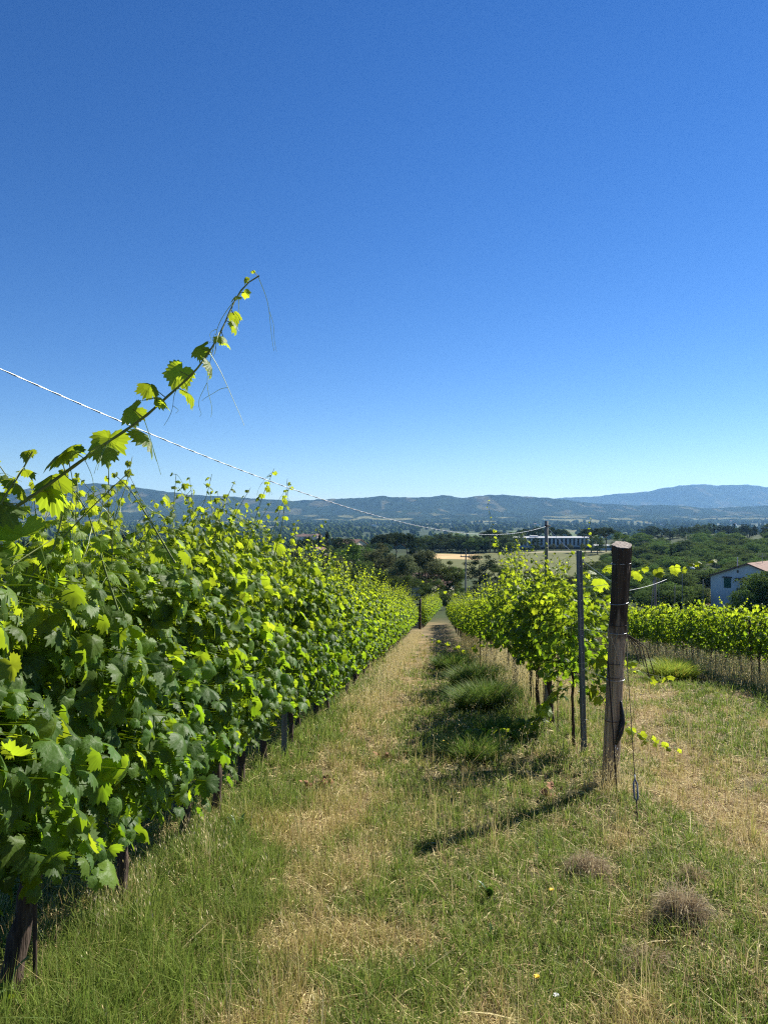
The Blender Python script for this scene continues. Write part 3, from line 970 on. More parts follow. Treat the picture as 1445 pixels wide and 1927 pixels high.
def guy_wire():
    ax, ay = 1.79, 5.02
    az = gz(ax, ay)
    root = thing('guy_wire', (ax, ay, az), 'thin steel guy wire with a turnbuckle running from the wooden post to the grass', 'guy wire')
    px_, py_, pz_ = 2.07, 6.1, gz(1.955, 6.15) + 1.3
    top = np.array([px_ - ax, py_ - ay, pz_ - az]); d = unit(top)
    G = Geo(); V, T = tube([d * .33, d * .8, top], .0028, 6); G.add(V, T); G.obj('wire', M_RUST, root)
    G = Geo()
    for s in (-1, 1):
        P = [d * .14, d * .17 + np.array([s * .013, 0, 0]), d * .27 + np.array([s * .013, 0, 0]), d * .31, d * .34]
        V, T = tube(P, [.004, .007, .007, .005, .004], 7); G.add(V, T)
    G.obj('turnbuckle', M_STEEL, root, smooth=True)
    G = Geo(); V, T = tube([d * -.05, d * .08, d * .15], .005, 6); G.add(V, T); G.obj('anchor_rod', M_RUST, root)
    x, y = 1.86, 5.66
    G = Geo(); z = gz(x, y)
    V, T = tube([(0, 0, -.1), (.01, .15, .5), (.035, .36, 1.02)], .0065, 7); G.add(V, T)
    tag(G.obj('stay_rod', M_RUST, loc=(x, y, z)), 'dark iron stay rod leaning against the right side of the wooden post', 'rod')


guy_wire()


def steel_post(x, y, H, label, group=None, lean=(0, 0), wpx=.05, glint=True):
    z = gz(x, y)
    root = thing('steel_post', (x, y, z), label, 'post', group)
    root.rotation_euler = (lean[0], lean[1], .35)
    wv, dv = wpx, .035
    # folded C section, open to the back, with lips
    prof = [(-wv / 2 + .008, dv), (-wv / 2, dv), (-wv / 2, 0), (-.012, 0), (-.008, .006), (.008, .006), (.012, 0), (wv / 2, 0), (wv / 2, dv), (wv / 2 - .008, dv)]
    th = .0025
    n = len(prof)
    inner = [(px * .9, py + (th if abs(py) < .02 else -th)) for px, py in prof]
    V = []
    for h in (-.3, H):
        V += [(px, py, h) for px, py in prof] + [(px, py, h) for px, py in inner]
    T = []
    m = 2 * n
    for i in range(n - 1):
        T += [(i, i + 1, m + i + 1), (i, m + i + 1, m + i)]
        a, b = n + i, n + i + 1
        T += [(a, m + a, m + b), (a, m + b, b)]
        T += [(m + i, m + i + 1, m + n + i + 1), (m + i, m + n + i + 1, m + n + i)]
    G = Geo(); G.add(V, T); G.obj('profile', M_STEEL, root)
    if glint:
        for k in range(11):
            h = H - .16 - k * .18
            if h < .25: break
            G = Geo(); a = np.linspace(0, 2 * pi, 9)[:-1]
            P = np.stack([.0045 * np.cos(a), 0 * a + .003, h + .006 * np.sin(a)], 1)
            VV = np.vstack([P, P + np.array([0, -.0008, 0]), [(0, .0022, h)]])
            TT = [(8 + j, 8 + (j + 1) % 8, 16) for j in range(8)] + [(j, (j + 1) % 8, 8 + (j + 1) % 8) for j in range(8)] + [(j, 8 + (j + 1) % 8, 8 + j) for j in range(8)]
            G.add(VV, TT); G.obj('slot', M_HOLE, root)
        for h in (1.42, .95, .36):
            G = Geo(); V, T = tube([(-.06, .02, h), (-.03, -.004, h + .004), (.03, -.004, h), (.06, .03, h - .01)], .0016, 5); G.add(V, T)
            G.obj('wire_tie', M_WIRE, root)
    return root


steel_post(2.09, 7.4, 2.12, 'blue-grey steel trellis post with a line of small holes, beside the wooden post', lean=(0, .022 - .05))
steel_post(float(row_left(7.2)) + .14, 7.2, 1.75, 'grey steel post stub showing below the leaves of the left row', glint=False)
steel_post(float(row_left(12.6)) + .12, 12.6, 1.75, 'grey steel post low in the left row beyond the nearer steel stub', glint=False)


def rod(name, x, y, H, r, mat, label, cat, group=None, lean=(0, 0), n=8, top=0):
    root = thing(name, (x, y, gz(x, y)), label, cat, group)
    G = Geo()
    k = 7
    P = [(lean[0] * t, lean[1] * t, -.25 + (H + .25) * t) for t in np.linspace(0, 1, k)]
    V, T = tube(P, np.linspace(r * 1.12, r * .95, k), n, jitter=.08, seed=abs(int(x * 100 + y))); G.add(V, T)
    G.obj('shaft', mat, root, smooth=True)
    return root


PX, PY = 2.18, 9.55
pz = gz(PX, PY)
pole = rod('thin_pole', PX, PY, 1.43 - pz, .024, M_CONC, 'slim tall grey pole rising from the right row and holding the sagging cable', 'pole', lean=(0, 0))
G = Geo(); V, T = tube([(-.03, -.02, 1.37 - pz), (.03, -.03, 1.36 - pz), (.05, .01, 1.37 - pz)], .008, 6); G.add(V, T)
G.obj('hook', M_RUST, pole)

# sagging twisted cable
A = np.array([-1.5, 1.9, 2.15]); B = np.array([PX, PY, 1.36])
G = Geo()
tt = np.linspace(0, 1, 420)
base = A[None] * (1 - tt[:, None]) + B[None] * tt[:, None]
base[:, 2] -= 4 * .33 * tt * (1 - tt)
Ld = np.linalg.norm(B - A)
for k in range(2):
    ph = tt * Ld / .09 * pi + k * pi
    P = base + np.stack([np.cos(ph) * .0013, 0 * ph, np.sin(ph) * .0013], 1)
    V, T = tube(P, .0016, 5, cap=False); G.add(V, T)
o = G.obj('cable', M_CABLE, smooth=True)
tag(o, 'pale twisted cable sagging across the sky from upper left to the slim pole', 'cable')
G = Geo()
Q0 = np.array([PX, PY, 1.36]); Q1 = np.array([1.955 + .05, 6.15, gz(1.955, 6.15) + 1.72])
P = [Q0 * (1 - t) + Q1 * t - np.array([0, 0, 4 * .05 * t * (1 - t)]) for t in np.linspace(0, 1, 14)]
V, T = tube(P, .002, 5, cap=False); G.add(V, T)
tag(G.obj('tie_wire', M_WIRE), 'thin wire slanting down from the slim pole top to the wooden post', 'wire')


# trellis wires of the rows
def row_wire(fn, y0, y1, h, label, cat='wire', group=None, r=.0019):
    G = Geo()
    ys = np.arange(y0, y1, 1.5); xs = fn(ys)
    P = np.stack([xs, ys, ground(xs, ys) * .3 + .7 * np.interp(ys, [y0, y1], [gz(fn(y0), y0), gz(fn(y1), y1)]) + h], 1)
    V, T = tube(P, r, 4, cap=False); G.add(V, T)
    return tag(G.obj('trellis_wire', M_WIRE), label, cat, group)


row_wire(row_right, 6.2, 45, 1.72, 'topmost trellis wire strung from the wooden post along the right row', group='trellis wires of the right row')
row_wire(row_right, 6.2, 45, 1.30, 'middle trellis wire strung from the wooden post along the right row', group='trellis wires of the right row')
row_wire(row_right, 6.2, 45, .90, 'lowest trellis wire strung from the wooden post along the right row', group='trellis wires of the right row')
row_wire(row_left, 1.2, 48, 1.45, 'trellis wire glimpsed between the leaves of the left row')
G = Geo()
P = [np.array([2.0, 6.1, gz(1.955, 6.15) + 1.66]) * (1 - t) + np.array([2.7, 6.8, gz(1.955, 6.15) + 1.70]) * t - np.array([0, 0, .08 * t * (1 - t)]) for t in np.linspace(0, 1, 10)]
V, T = tube(P, .0018, 5); G.add(V, T)
tag(G.obj('wire_tail', M_WIRE), 'loose wire end sticking out right of the wooden post under bright leaves', 'wire')

# stakes
stk = [(2.10, 8.6, 'thin rusty stake in the grass just left of the steel post'), (2.02, 9.0, 'thin rusty stake tied beside the dark trunk left of the steel post')]
for x, y, lb in stk:
    rod('vine_stake', x, y, 1.2, .006, M_RUST, lb, 'stake', 'thin stakes of the right row')
rod('vine_stake', float(row_left(2.8)) + .09, 2.78, 1.1, .008, M_RUST, 'thin rusty stake against the thickest vine trunk at lower left', 'stake')
rod('vine_stake', float(row_left(3.66)) + .05, 3.70, 1.2, .007, M_RUST, 'dark thin stake beside the second vine trunk from lower left', 'stake')
for i, (px, y) in enumerate([(905, 14.5), (914, 15.2), (922, 15.8), (930, 16.5)]):
    x = (px - 722.5) / 1337 * y
    rod('vine_stake', x, y, 1.15, .007, M_RUST, 'slender leaning stake in the oat grass under the right row', 'stake', 'slender stakes in the oat grass', lean=(.03 * (i - 1), 0))
# end post of the left row
xe, ye = 2.62, 52.0
rod('end_post', xe, ye, 2.25, .085, M_RUST, 'dark post standing alone at the far end of the left row', 'post', lean=(.02, 0))
rod('end_post', .10, 27, 2.0, .05, M_RUST, 'dark thin post poking out of the leaves in the far left row', 'post')
rod('row_post', 2.45, 13.2, 2.0, .045, M_CONC, 'short grey post inside the right row behind the bushy vine', 'post')
# posts of the hedge row
for px, y, lb in ((1190, 27.0, 'dark post at the left end of the hedge row by the wooden post'), (1233, 24.0, 'dark post in the hedge row, second from its left end'),
                  (1305, 19.6, 'tall dark post in the middle of the hedge row'), (1417, 15.6, 'leaning dark post at the right of the hedge row among pale oats')):
    x = (px - 722.5) / 1337 * y
    rod('row_post', x, y, 1.35, .035, M_RUST, lb, 'post', 'posts of the hedge row', lean=(-.09, 0))


def wire_fence():
    ys = np.arange(15.0, 33, .28)
    xs = row_far(ys) - .28
    root = thing('wire_fence', (float(xs[0]), 15.0, gz(xs[0], 15.0)), 'low rusty wire netting fence along the foot of the hedge row', 'fence')
    o = np.array(root.location)
    G = Geo()
    zz = ground(xs, ys)
    for h in (.08, .2, .32, .44, .56):
        P = np.stack([xs, ys, zz + h], 1) - o
        V, T = tube(P, .004, 4, cap=False); G.add(V, T)
    a = np.stack([xs, ys, zz], 1) - o; b = a + np.array([0, 0, .58])
    put_sticks(G, a, b, .004, .004)
    G.obj('netting', M_RUST, root)
    for k in range(0, len(ys), 9):
        G = Geo(); V, T = tube([a[k] - [0, 0, .2], a[k] + [0, 0, .7]], .016, 6); G.add(V, T); G.obj('fence_stake', M_RUST, root)


wire_fence()


# ------------------------------------------------------------------ grass
def blades(G, x, y, h, wd, lean, col, tipcol=None, segs=2, rg=RNG, z0=None, la=None):
    n = len(x)
    z = ground(x, y) if z0 is None else z0
    a = rg.random(n) * 2 * pi
    la = rg.random(n) * 2 * pi if la is None else la
    ld = np.stack([np.cos(la), np.sin(la), np.zeros(n)], 1)
    sd = np.stack([np.cos(a), np.sin(a), np.zeros(n)], 1) * (wd * .5)[:, None]
    b = np.stack([x, y, z - .01], 1)
    upv = np.array([0, 0, 1.])
    le = lean[:, None]
    m = b + upv * (h * .58 * np.cos(lean * .5))[:, None] + ld * (h * .22)[:, None] * le
    t = b + upv * (h * np.cos(np.minimum(lean, 1.5) * .75))[:, None] + ld * (h * .75)[:, None] * le
    V = np.stack([b - sd, b + sd, m - sd * .75, m + sd * .75, t], 1).reshape(-1, 3)
    T = np.array([(0, 1, 3), (0, 3, 2), (2, 3, 4)])
    TT = (T[None] + (np.arange(n) * 5)[:, None, None]).reshape(-1, 3)
    tc = col if tipcol is None else tipcol
    C = np.stack([col * .9, col * .9, (col + tc) * .5, (col + tc) * .5, tc], 1).reshape(-1, 3)
    G.add(V, TT, C)
    return t


def scatter(n, y0, y1, power, xmin=-.64, xmax=.64, pad=.6):
    """points in the seen wedge, density falling with distance"""
    u = RNG.random(n)
    p = power
    y = (y0 ** p + u * (y1 ** p - y0 ** p)) ** (1 / p) if abs(p) > 1e-6 else y0 * (y1 / y0) ** u
    x = RNG.uniform(xmin, xmax, n) * y + RNG.uniform(-pad, pad, n)
    return x, y


def lerp(a, b, t): return a * (1 - t) + b * t


GREEN_A = np.array([.070, .150, .018]); GREEN_B = np.array([.20, .275, .043]); OLIVE = np.array([.29, .27, .06])
STRAW_A = np.array([.46, .37, .135]); STRAW_B = np.array([.70, .60, .32]); BROWN = np.array([.36, .24, .12])


def build_grass():
    # --- green turf, growing in tufts
    def tufts(nt, per, y0, y1, spread):
        tx, ty_ = scatter(nt, y0, y1, .02)
        k = np.clip(RNG.poisson(per, nt), 2, 40)
        i = np.repeat(np.arange(nt), k)
        kk = len(i)
        a = RNG.random(kk) * 2 * pi; r = np.abs(RNG.normal(0, spread, kk)) * np.clip(ty_[i] / 6, .8, 2.5)
        return i, tx[i] + np.cos(a) * r, ty_[i] + np.sin(a) * r, a, tx, ty_
    G = Geo()
    i, x, y, a, tx, ty_ = tufts(34000, 13, 2.0, 34, .028)
    straw, bare, lush, s, n = cover(tx, ty_)
    kt = RNG.random(len(tx)) < (1 - .80 * straw) * (1 - .75 * bare) * (1 - .4 * (ty_ > 26)) + .25 * lush
    kt &= ~((s > -.14) & (s < -.02) & (RNG.random(len(tx)) < .5))
    tq = RNG.random(len(tx)); th = RNG.lognormal(0, .33, len(tx)); ta = RNG.random(len(tx)) * 2 * pi
    keep = kt[i]
    i, x, y, a = i[keep], x[keep], y[keep], a[keep]
    straw, bare, lush, s, n = [v[i] for v in (straw, bare, lush, s, n)]
    k = len(x)
    fore = (s > .5) & (y < 7)
    h = (.05 + .075 * RNG.random(k)) * th[i] * np.where(fore, .8, 1.0) + lush * .15 * RNG.random(k)
    wd = (.0036 + .0028 * RNG.random(k)) * np.clip(y / 5.0, .8, 4)
    lean = np.abs(RNG.normal(.8, .45, k))
    q = np.clip(tq[i] * .65 + .35 * RNG.random(k), 0, 1)[:, None]
    dry = np.clip(straw * .7 + RNG.random(k) * .35 - .15, 0, 1)[:, None]
    c = lerp(GREEN_A, GREEN_B, q)
    c = lerp(c, lerp(OLIVE, STRAW_A, RNG.random((k, 1))), dry * (RNG.random((k, 1)) < .75))
    c = c * RNG.uniform(.7, 1.25, (k, 1))
    tipc = lerp(c, STRAW_A, .25 * RNG.random((k, 1)))
    blades(G, x, y, h, wd, lean, c, tipc, la=np.where(RNG.random(k) < .65, a, ta[i]) + RNG.normal(0, .5, k))
    kind(G.obj('green_grass', M_GRASS), 'stuff')
    # --- standing dry grass
    G = Geo()
    i, x, y, a, tx, ty_ = tufts(40000, 8, 2.0, 40, .045)
    straw, bare, lush, s, n = cover(tx, ty_)
    kt = RNG.random(len(tx)) < np.clip(.08 + .72 * straw, 0, 1) * (1 - .5 * bare)
    tq = RNG.random(len(tx)); th = RNG.lognormal(0, .35, len(tx))
    keep = kt[i]
    i, x, y, a = i[keep], x[keep], y[keep], a[keep]
    straw, bare, lush, s, n = [v[i] for v in (straw, bare, lush, s, n)]
    k = len(x)
    h = (.05 + .15 * RNG.random(k) ** 1.5) * th[i]
    h = np.where(s > 1.02, h * .8, h)
    wd = (.0022 + .0022 * RNG.random(k)) * np.clip(y / 5.0, .8, 4)
    lean = np.abs(RNG.normal(.5, .5, k))
    c = lerp(STRAW_A, STRAW_B, np.clip(tq[i] * .6 + .4 * RNG.random(k), 0, 1)[:, None] ** 1.4)
    c = lerp(c, OLIVE, (RNG.random((k, 1)) < .40) * .8)
    c = lerp(c, BROWN, (RNG.random((k, 1)) < .22) * .8)
    c = c * RNG.uniform(.7, 1.2, (k, 1))
    blades(G, x, y, h, wd, lean, c, la=np.where(RNG.random(k) < .5, a, RNG.random(k) * 6.28))
    kind(G.obj('dry_grass', M_DRY), 'stuff')
    # --- litter of cut stalks lying flat
    G = Geo()
    x, y = scatter(210000, 2.0, 22, .02)
    straw, bare, lush, s, n = cover(x, y)
    keep = RNG.random(len(x)) < .5 + .5 * straw - .45 * bare * sstep(.45, .6, fbm(x * 1.7, y * 1.7, 88, 2))
    x, y, bare = x[keep], y[keep], bare[keep]
    k = len(x)
    L = .03 + .10 * RNG.random(k) ** 2; a = RNG.random(k) * 2 * pi
    L = np.where(RNG.random(k) < .015, L + .15, L)
    z = ground(x, y) + .004 + .03 * RNG.random(k) ** 2
    d = np.stack([np.cos(a), np.sin(a), RNG.normal(0, .22, k)], 1)
    sd = np.stack([-np.sin(a), np.cos(a), RNG.normal(0, .5, k)], 1) * ((.0012 + .0018 * RNG.random(k)) * np.clip(y / 5, .8, 3))[:, None]
    p0 = np.stack([x, y, z], 1); p1 = p0 + d * L[:, None] * .5 + np.array([0, 0, .008]); p2 = p0 + d * L[:, None]
    V = np.stack([p0 - sd, p0 + sd, p1 - sd, p1 + sd, p2], 1).reshape(-1, 3)
    T = (np.array([(0, 1, 3), (0, 3, 2), (2, 3, 4)])[None] + (np.arange(k) * 5)[:, None, None]).reshape(-1, 3)
    c = lerp(STRAW_A, STRAW_B, RNG.random((k, 1)) ** .7); c = lerp(c, BROWN, (RNG.random((k, 1)) < .35) * .85); c = c * RNG.uniform(.75, 1.2, (k, 1))
    G.add(V, T, np.repeat(c, 5, 0))
    kind(G.obj('straw_litter', M_DRY), 'stuff')
    # --- taller seeding stalks, wild oats
    G = Geo()

    def oats(x, y, hmin, hmax, pale=.8, head=True):
        k = len(x)
        h = RNG.uniform(hmin, hmax, k)
        wd = .0022 * np.clip(y / 5, .8, 3.5)
        c = lerp(STRAW_A, STRAW_B, pale * RNG.random((k, 1)) ** .6)
        tips = blades(G, x, y, h, wd * (1 + 0 * h), np.abs(RNG.normal(.3, .2, k)), c, c * 1.05)
        if not head: return
        m = 7
        b = np.repeat(tips, m, 0); kk = len(b)
        b = b + np.stack([RNG.normal(0, .022, kk), RNG.normal(0, .022, kk), -RNG.random(kk) * .16], 1)
        ln = RNG.uniform(.014, .026, kk); fw = .0024 * np.clip(np.repeat(y, m) / 5, 1, 3.2)
        a = RNG.random(kk) * 2 * pi
        dd = np.stack([np.cos(a) * .45, np.sin(a) * .45, -np.ones(kk)], 1) * ln[:, None]
        sd = np.stack([-np.sin(a), np.cos(a), np.zeros(kk)], 1) * fw[:, None]
        V = np.stack([b, b + dd * .4 + sd, b + dd * .4 - sd, b + dd], 1).reshape(-1, 3)
        T = (np.array([(0, 2, 1), (1, 2, 3)])[None] + (np.arange(kk) * 4)[:, None, None]).reshape(-1, 3)
        G.add(V, T, np.repeat(lerp(STRAW_A, np.array([.66, .58, .38]), RNG.random((kk, 1))), 4, 0))
    yy = RNG.uniform(9.5, 32, 2600); oats(row_right(yy) + RNG.normal(.10, .28, 2600), yy, .45, .8)
    yy = RNG.uniform(10, 45, 1500); oats(row_left(yy) + RNG.normal(.62, .18, 1500), yy, .25, .5)
    yy = 10 * (4.0) ** RNG.random(4200); oats(row_far(yy) - RNG.normal(.35, .35, 4200), yy, .3, .75)
    yy = RNG.uniform(2.4, 12, 420); xx = row_left(yy) + RNG.uniform(.3, 3.0, 420); oats(xx, yy, .18, .38, .5)
    yy = RNG.normal(4.15, .10, 34); oats(-1.05 + RNG.normal(0, .06, 34), yy, .28, .42, 1.0)
    yy = RNG.normal(3.45, .2, 40); oats(-1.25 + RNG.normal(0, .1, 40), yy, .25, .4, .8)
    yy = RNG.uniform(6.5, 13, 320); oats(3.4 + .16 * (yy - 8) + RNG.normal(0, .6, 320), yy, .2, .42, .6)
    yy = RNG.normal(5.0, .3, 160); oats(.55 + RNG.normal(0, .22, 160), yy, .25, .48, .4, False)
    yy = RNG.normal(5.9, .2, 120); oats(1.9 + RNG.normal(0, .14, 120), yy, .2, .42, .9)
    kind(G.obj('wild_oats', M_DRY), 'stuff')


build_grass()


def tussock(x, y, R, H, n, label, dead=False, seed=0, cat='grass tuft', name='grass_tussock', wscale=1.0, tint=(1, 1, 1)):
    rg = np.random.default_rng(seed)
    z = gz(x, y)
    a = rg.random(n) * 2 * pi; rr = R * np.sqrt(rg.random(n)) * .62
    bx, by = np.cos(a) * rr, np.sin(a) * rr
    h = H * rg.uniform(.55, 1.1, n)
    h = h * (1.1 - (.75 if dead else .45) * (rr / (R * .62)) ** 2) * (rg.uniform(.45, 1.15, n) if dead else 1)
    out = np.stack([np.cos(a), np.sin(a), np.zeros(n)], 1)
    out = unit(out + rg.normal(0, 1.2 if dead else .7, (n, 3)) * np.array([1, 1, 0])) * (.25 + rr / R)[:, None] * rg.uniform(.4, 1.5, (n, 1))
    k = 5
    f = np.linspace(0, 1, k)
    droop = (1.75 if dead else .55)
    side = np.stack([-out[:, 1], out[:, 0], np.zeros(n)], 1); side = unit(side + rg.normal(0, .4, (n, 3)))
    wd = (.0022 if dead else .0032) * wscale * max(1, y / 6)
    V = []
    bz = ground(bx + x, by + y) - z - .02
    for j in range(k):
        p = np.stack([bx, by, bz + h * (f[j] - droop * .42 * f[j] ** 2.4)], 1) + out * (h * f[j] ** 1.7 * (.42 if dead else .85))[:, None]
        wj = wd * (1 - .85 * f[j])
        V += [p - side * wj, p + side * wj]
    V = np.stack(V, 1).reshape(-1, 3)
    T = []
    for j in range(k - 1):
        T += [(2 * j, 2 * j + 1, 2 * j + 3), (2 * j, 2 * j + 3, 2 * j + 2)]
    TT = (np.array(T)[None] + (np.arange(n) * 2 * k)[:, None, None]).reshape(-1, 3)
    q = rg.random((n, 1))
    if dead:
        c = lerp(np.array([.26, .19, .11]), np.array([.50, .42, .27]), q ** 1.2)
    else:
        c = lerp(np.array([.07, .15, .02]), np.array([.17, .25, .045]), q); c = lerp(c, OLIVE, (rg.random((n, 1)) < .15) * .7)
    c = c * np.array(tint)
    G = Geo(); G.add(V, TT, np.repeat(c, 2 * k, 0))
    return tag(G.obj(name, M_DRY if dead else M_GRASS, loc=(x, y, z)), label, cat)


tussock(1.62, 11.2, .75, .55, 5200, 'big lush green grass mound beside the pale oats left of the steel post', seed=1, wscale=.8)
tussock(1.95, 14.6, .85, .60, 4200, 'lush green grass mound, middle one of three along the right row', seed=2, wscale=.8)
tussock(1.85, 19.0, .75, .55, 2600, 'small dark green grass mound, farthest of three along the right row', seed=3, wscale=.8)
tussock(1.35, 8.6, .6, .36, 3200, 'low green grass mound in the shade left of the wooden post', seed=4)
tussock(.95, 7.6, .5, .34, 2600, 'shaded long-bladed grass tuft in the middle of the aisle by the low leaf', seed=5)
tussock(1.18, 4.12, .20, .36, 2200, 'grey dead grass clump left of the foot of the guy wire', True, 6, 'dead grass', 'dead_grass_clump')
tussock(1.43, 3.42, .18, .42, 2600, 'dark domed dead grass clump near the lower right corner', True, 7, 'dead grass', 'dead_grass_clump')
tussock(1.12, 3.05, .22, .24, 1900, 'flattened brown dead grass clump lowest at the right', True, 8, 'dead grass', 'dead_grass_clump')
tussock(1.66, 3.85, .14, .27, 900, 'small dead grass clump behind the dark domed one', True, 9, 'dead grass', 'dead_grass_clump')
tussock(6.6, 16.3, .8, .55, 2600, 'yellow-green long grass heap in front of the hedge row', False, 10, tint=(1.9, 1.55, 1.2))
tussock(7.25, 18.0, .8, .5, 2000, 'yellow-green grass heap left of the larger heap before the hedge row', False, 12, tint=(1.9, 1.55, 1.2))


# broad dock leaves, dead vine leaves, flowers
def blade_leaf(pts, wds):
    P = np.asarray(pts, float); k = len(P)
    t = unit(np.gradient(P, axis=0)); sd = unit(np.cross(t, np.array([.3, .2, 1.])))
    V = []
    for i in range(k): V += [P[i] - sd[i] * wds[i] + np.array([0, 0, wds[i] * .35]), P[i], P[i] + sd[i] * wds[i] + np.array([0, 0, wds[i] * .35])]
    T = []
    for i in range(k - 1):
        for j in (0, 1):
            a = i * 3 + j; T += [(a, a + 1, a + 4), (a, a + 4, a + 3)]
    return np.array(V), np.array(T)


M_DOCK = mat_leaf('dock_leaf', (.03, .085, .02), (.06, .13, .02), (.08, .14, .05), (.06, .14, .01), (.12, .2, .015), tfac=.25)
M_DEADLEAF = mat_noise('dead_leaf', [(.3, (.22, .10, .05)), (.7, (.42, .24, .13))], scale=(20, 20, 20), rough=.9)


def dock(x, y, n, L, label, seed):
    rg = np.random.default_rng(seed); G = Geo()
    for i in range(n):
        a = rg.uniform(0, 2 * pi); d = np.array([cos(a), sin(a), 0]) * rg.uniform(.3, .7)
        l = L * rg.uniform(.7, 1.1)
        P = [d * l * f ** 1.4 * .7 + np.array([0, 0, l * (f - .35 * f * f)]) for f in np.linspace(0, 1, 7)]
        V, T = blade_leaf(P, np.array([.15, .5, 1, 1.0, .8, .5, .05]) * L * .10); G.add(V, T, (rg.random(), rg.random() * .5, 0))
    return tag(G.obj('weed_plant', M_DOCK, loc=(x, y, gz(x, y))), label, 'weed')


dock(.56, 3.77, 5, .17, 'upright dark green weed with broad pointed leaves in the aisle centre', 1)
dock(.50, 3.30, 4, .13, 'low broad-leaved weed nearest to the camera in the aisle', 2)
dock(float(row_left(5.0)) + .30, 4.85, 6, .22, 'leafy green weed between the third and fourth vine trunks', 3)


def litter_leaves(px, py, n, spread, label, seed):
    rg = np.random.default_rng(seed)
    y = 2072 / (py - 1150.); x = (px - 722.5) / 1337 * y; z = gz(x, y)
    G = Geo()
    pos = np.stack([rg.normal(0, spread, n), rg.normal(0, spread, n), rg.uniform(.03, .10, n)], 1)
    put_leaves(G, pos, rg.normal(0, .7, (n, 3)) + np.array([0, 0, .5]), rg.normal(0, 1, (n, 3)), rg.uniform(.02, .042, n), rg.random(n), LT_HI, rg)
    return tag(G.obj('dead_leaf_heap', M_DEADLEAF, loc=(x, y, z)), label, 'dead leaves')


litter_leaves(572, 1490, 9, .05, 'rust-brown curled dead vine leaves on the grass, left of two heaps', 1)
litter_leaves(610, 1480, 16, .035, 'scattered brown dead vine leaves on straw, right of two heaps', 2)
litter_leaves(730, 1432, 10, .05, 'few brown dead leaves in the middle of the aisle farther off', 3)
litter_leaves(1040, 1500, 10, .05, 'grey-brown dead leaves in the shade left of the wooden post', 4)
M_YEL = mat_noise('yellow_petal', [(.3, (.75, .5, .03)), (.7, (.85, .6, .04))], rough=.6)
M_WHT = mat_noise('white_petal', [(.3, (.75, .75, .7)), (.7, (.85, .85, .8))], rough=.6)


def flower(px, py, H, label, mat, seed):
    rg = np.random.default_rng(seed)
    y = 2072 / (py - 1150.); x = (px - 722.5) / 1337 * y
    root = thing('wild_flower', (x, y, gz(x, y)), label, 'flower')
    G = Geo(); V, T = tube([(0, 0, -.02), (.01, 0, H * .6), (.015, .01, H)], .0012, 5); G.add(V, T); G.obj('stalk', M_STEM, root)
    G = Geo()
    for k in range(9):
        a = k * 2 * pi / 9
        d = np.array([cos(a), sin(a), .25]); P = [np.array([.015, .01, H]) + d * .013 * f for f in (0, .5, 1)]
        V, T = blade_leaf(P, [.002, .005, .003]); G.add(V, T)
    G.obj('blossom', mat, root)


flower(1032, 1740, .16, 'single yellow flower on a thin stalk right of the aisle', M_YEL, 1)
flower(1003, 1880, .10, 'yellow flower nearest the bottom edge', M_YEL, 2)
flower(832, 1432, .22, 'yellow flower in the shaded grass, left of a pair', M_YEL, 3)
flower(840, 1434, .20, 'yellow flower in the shaded grass, right of a pair', M_YEL, 4)
flower(1040, 1892, .05, 'small white flower low in the grass near the bottom edge', M_WHT, 5)


# ------------------------------------------------------------------ trees
def mat_tree(name, a, b, tr):
    m, nt, nd, lk, bs = newmat(name)
    at_ = N(nd, 'ShaderNodeAttribute', attribute_name='col')
    sp = nd.new('ShaderNodeSeparateColor'); lk.new(at_.outputs['Color'], sp.inputs[0])
    oi = nd.new('ShaderNodeObjectInfo')
    c = mixrgb(nd, lk, a, b, sp.outputs[0])
    hs = nd.new('ShaderNodeHueSaturation')
    v = mathn(nd, lk, 'MULTIPLY_ADD', oi.outputs['Random'], .5); nd[-1].inputs[2].default_value = .75
    h = mathn(nd, lk, 'MULTIPLY_ADD', oi.outputs['Random'], .03); nd[-1].inputs[2].default_value = .485
    lk.new(h, hs.inputs['Hue']); lk.new(v, hs.inputs['Value']); lk.new(c, hs.inputs['Color'])
    lk.new(hs.outputs[0], bs.inputs['Base Color'])
    bs.inputs['Roughness'].default_value = .9; bs.inputs['Specular IOR Level'].default_value = .04
    t = nd.new('ShaderNodeBsdfTranslucent'); lk.new(hs.outputs[0], t.inputs[0])
    mx = nd.new('ShaderNodeMixShader'); mx.inputs[0].default_value = tr
    lk.new(bs.outputs[0], mx.inputs[1]); lk.new(t.outputs[0], mx.inputs[2])
    lk.new(mx.outputs[0], nd['Material Output'].inputs[0])
    return m


MT_BROAD = mat_tree('broadleaf_foliage', (.045, .072, .018), (.105, .15, .036), .3)
MT_OLIVE = mat_tree('grey_green_foliage', (.065, .082, .036), (.16, .175, .08), .3)
MT_ROB = mat_tree('feathery_foliage', (.055, .098, .020), (.125, .185, .042), .35)
MT_PINE = mat_tree('pine_foliage', (.026, .045, .015), (.06, .09, .028), .15)
MT_CYP = mat_tree('cypress_foliage', (.012, .024, .010), (.03, .05, .018), .08)
MT_LIGHT = mat_tree('bright_foliage', (.06, .10, .02), (.12, .18, .035), .35)


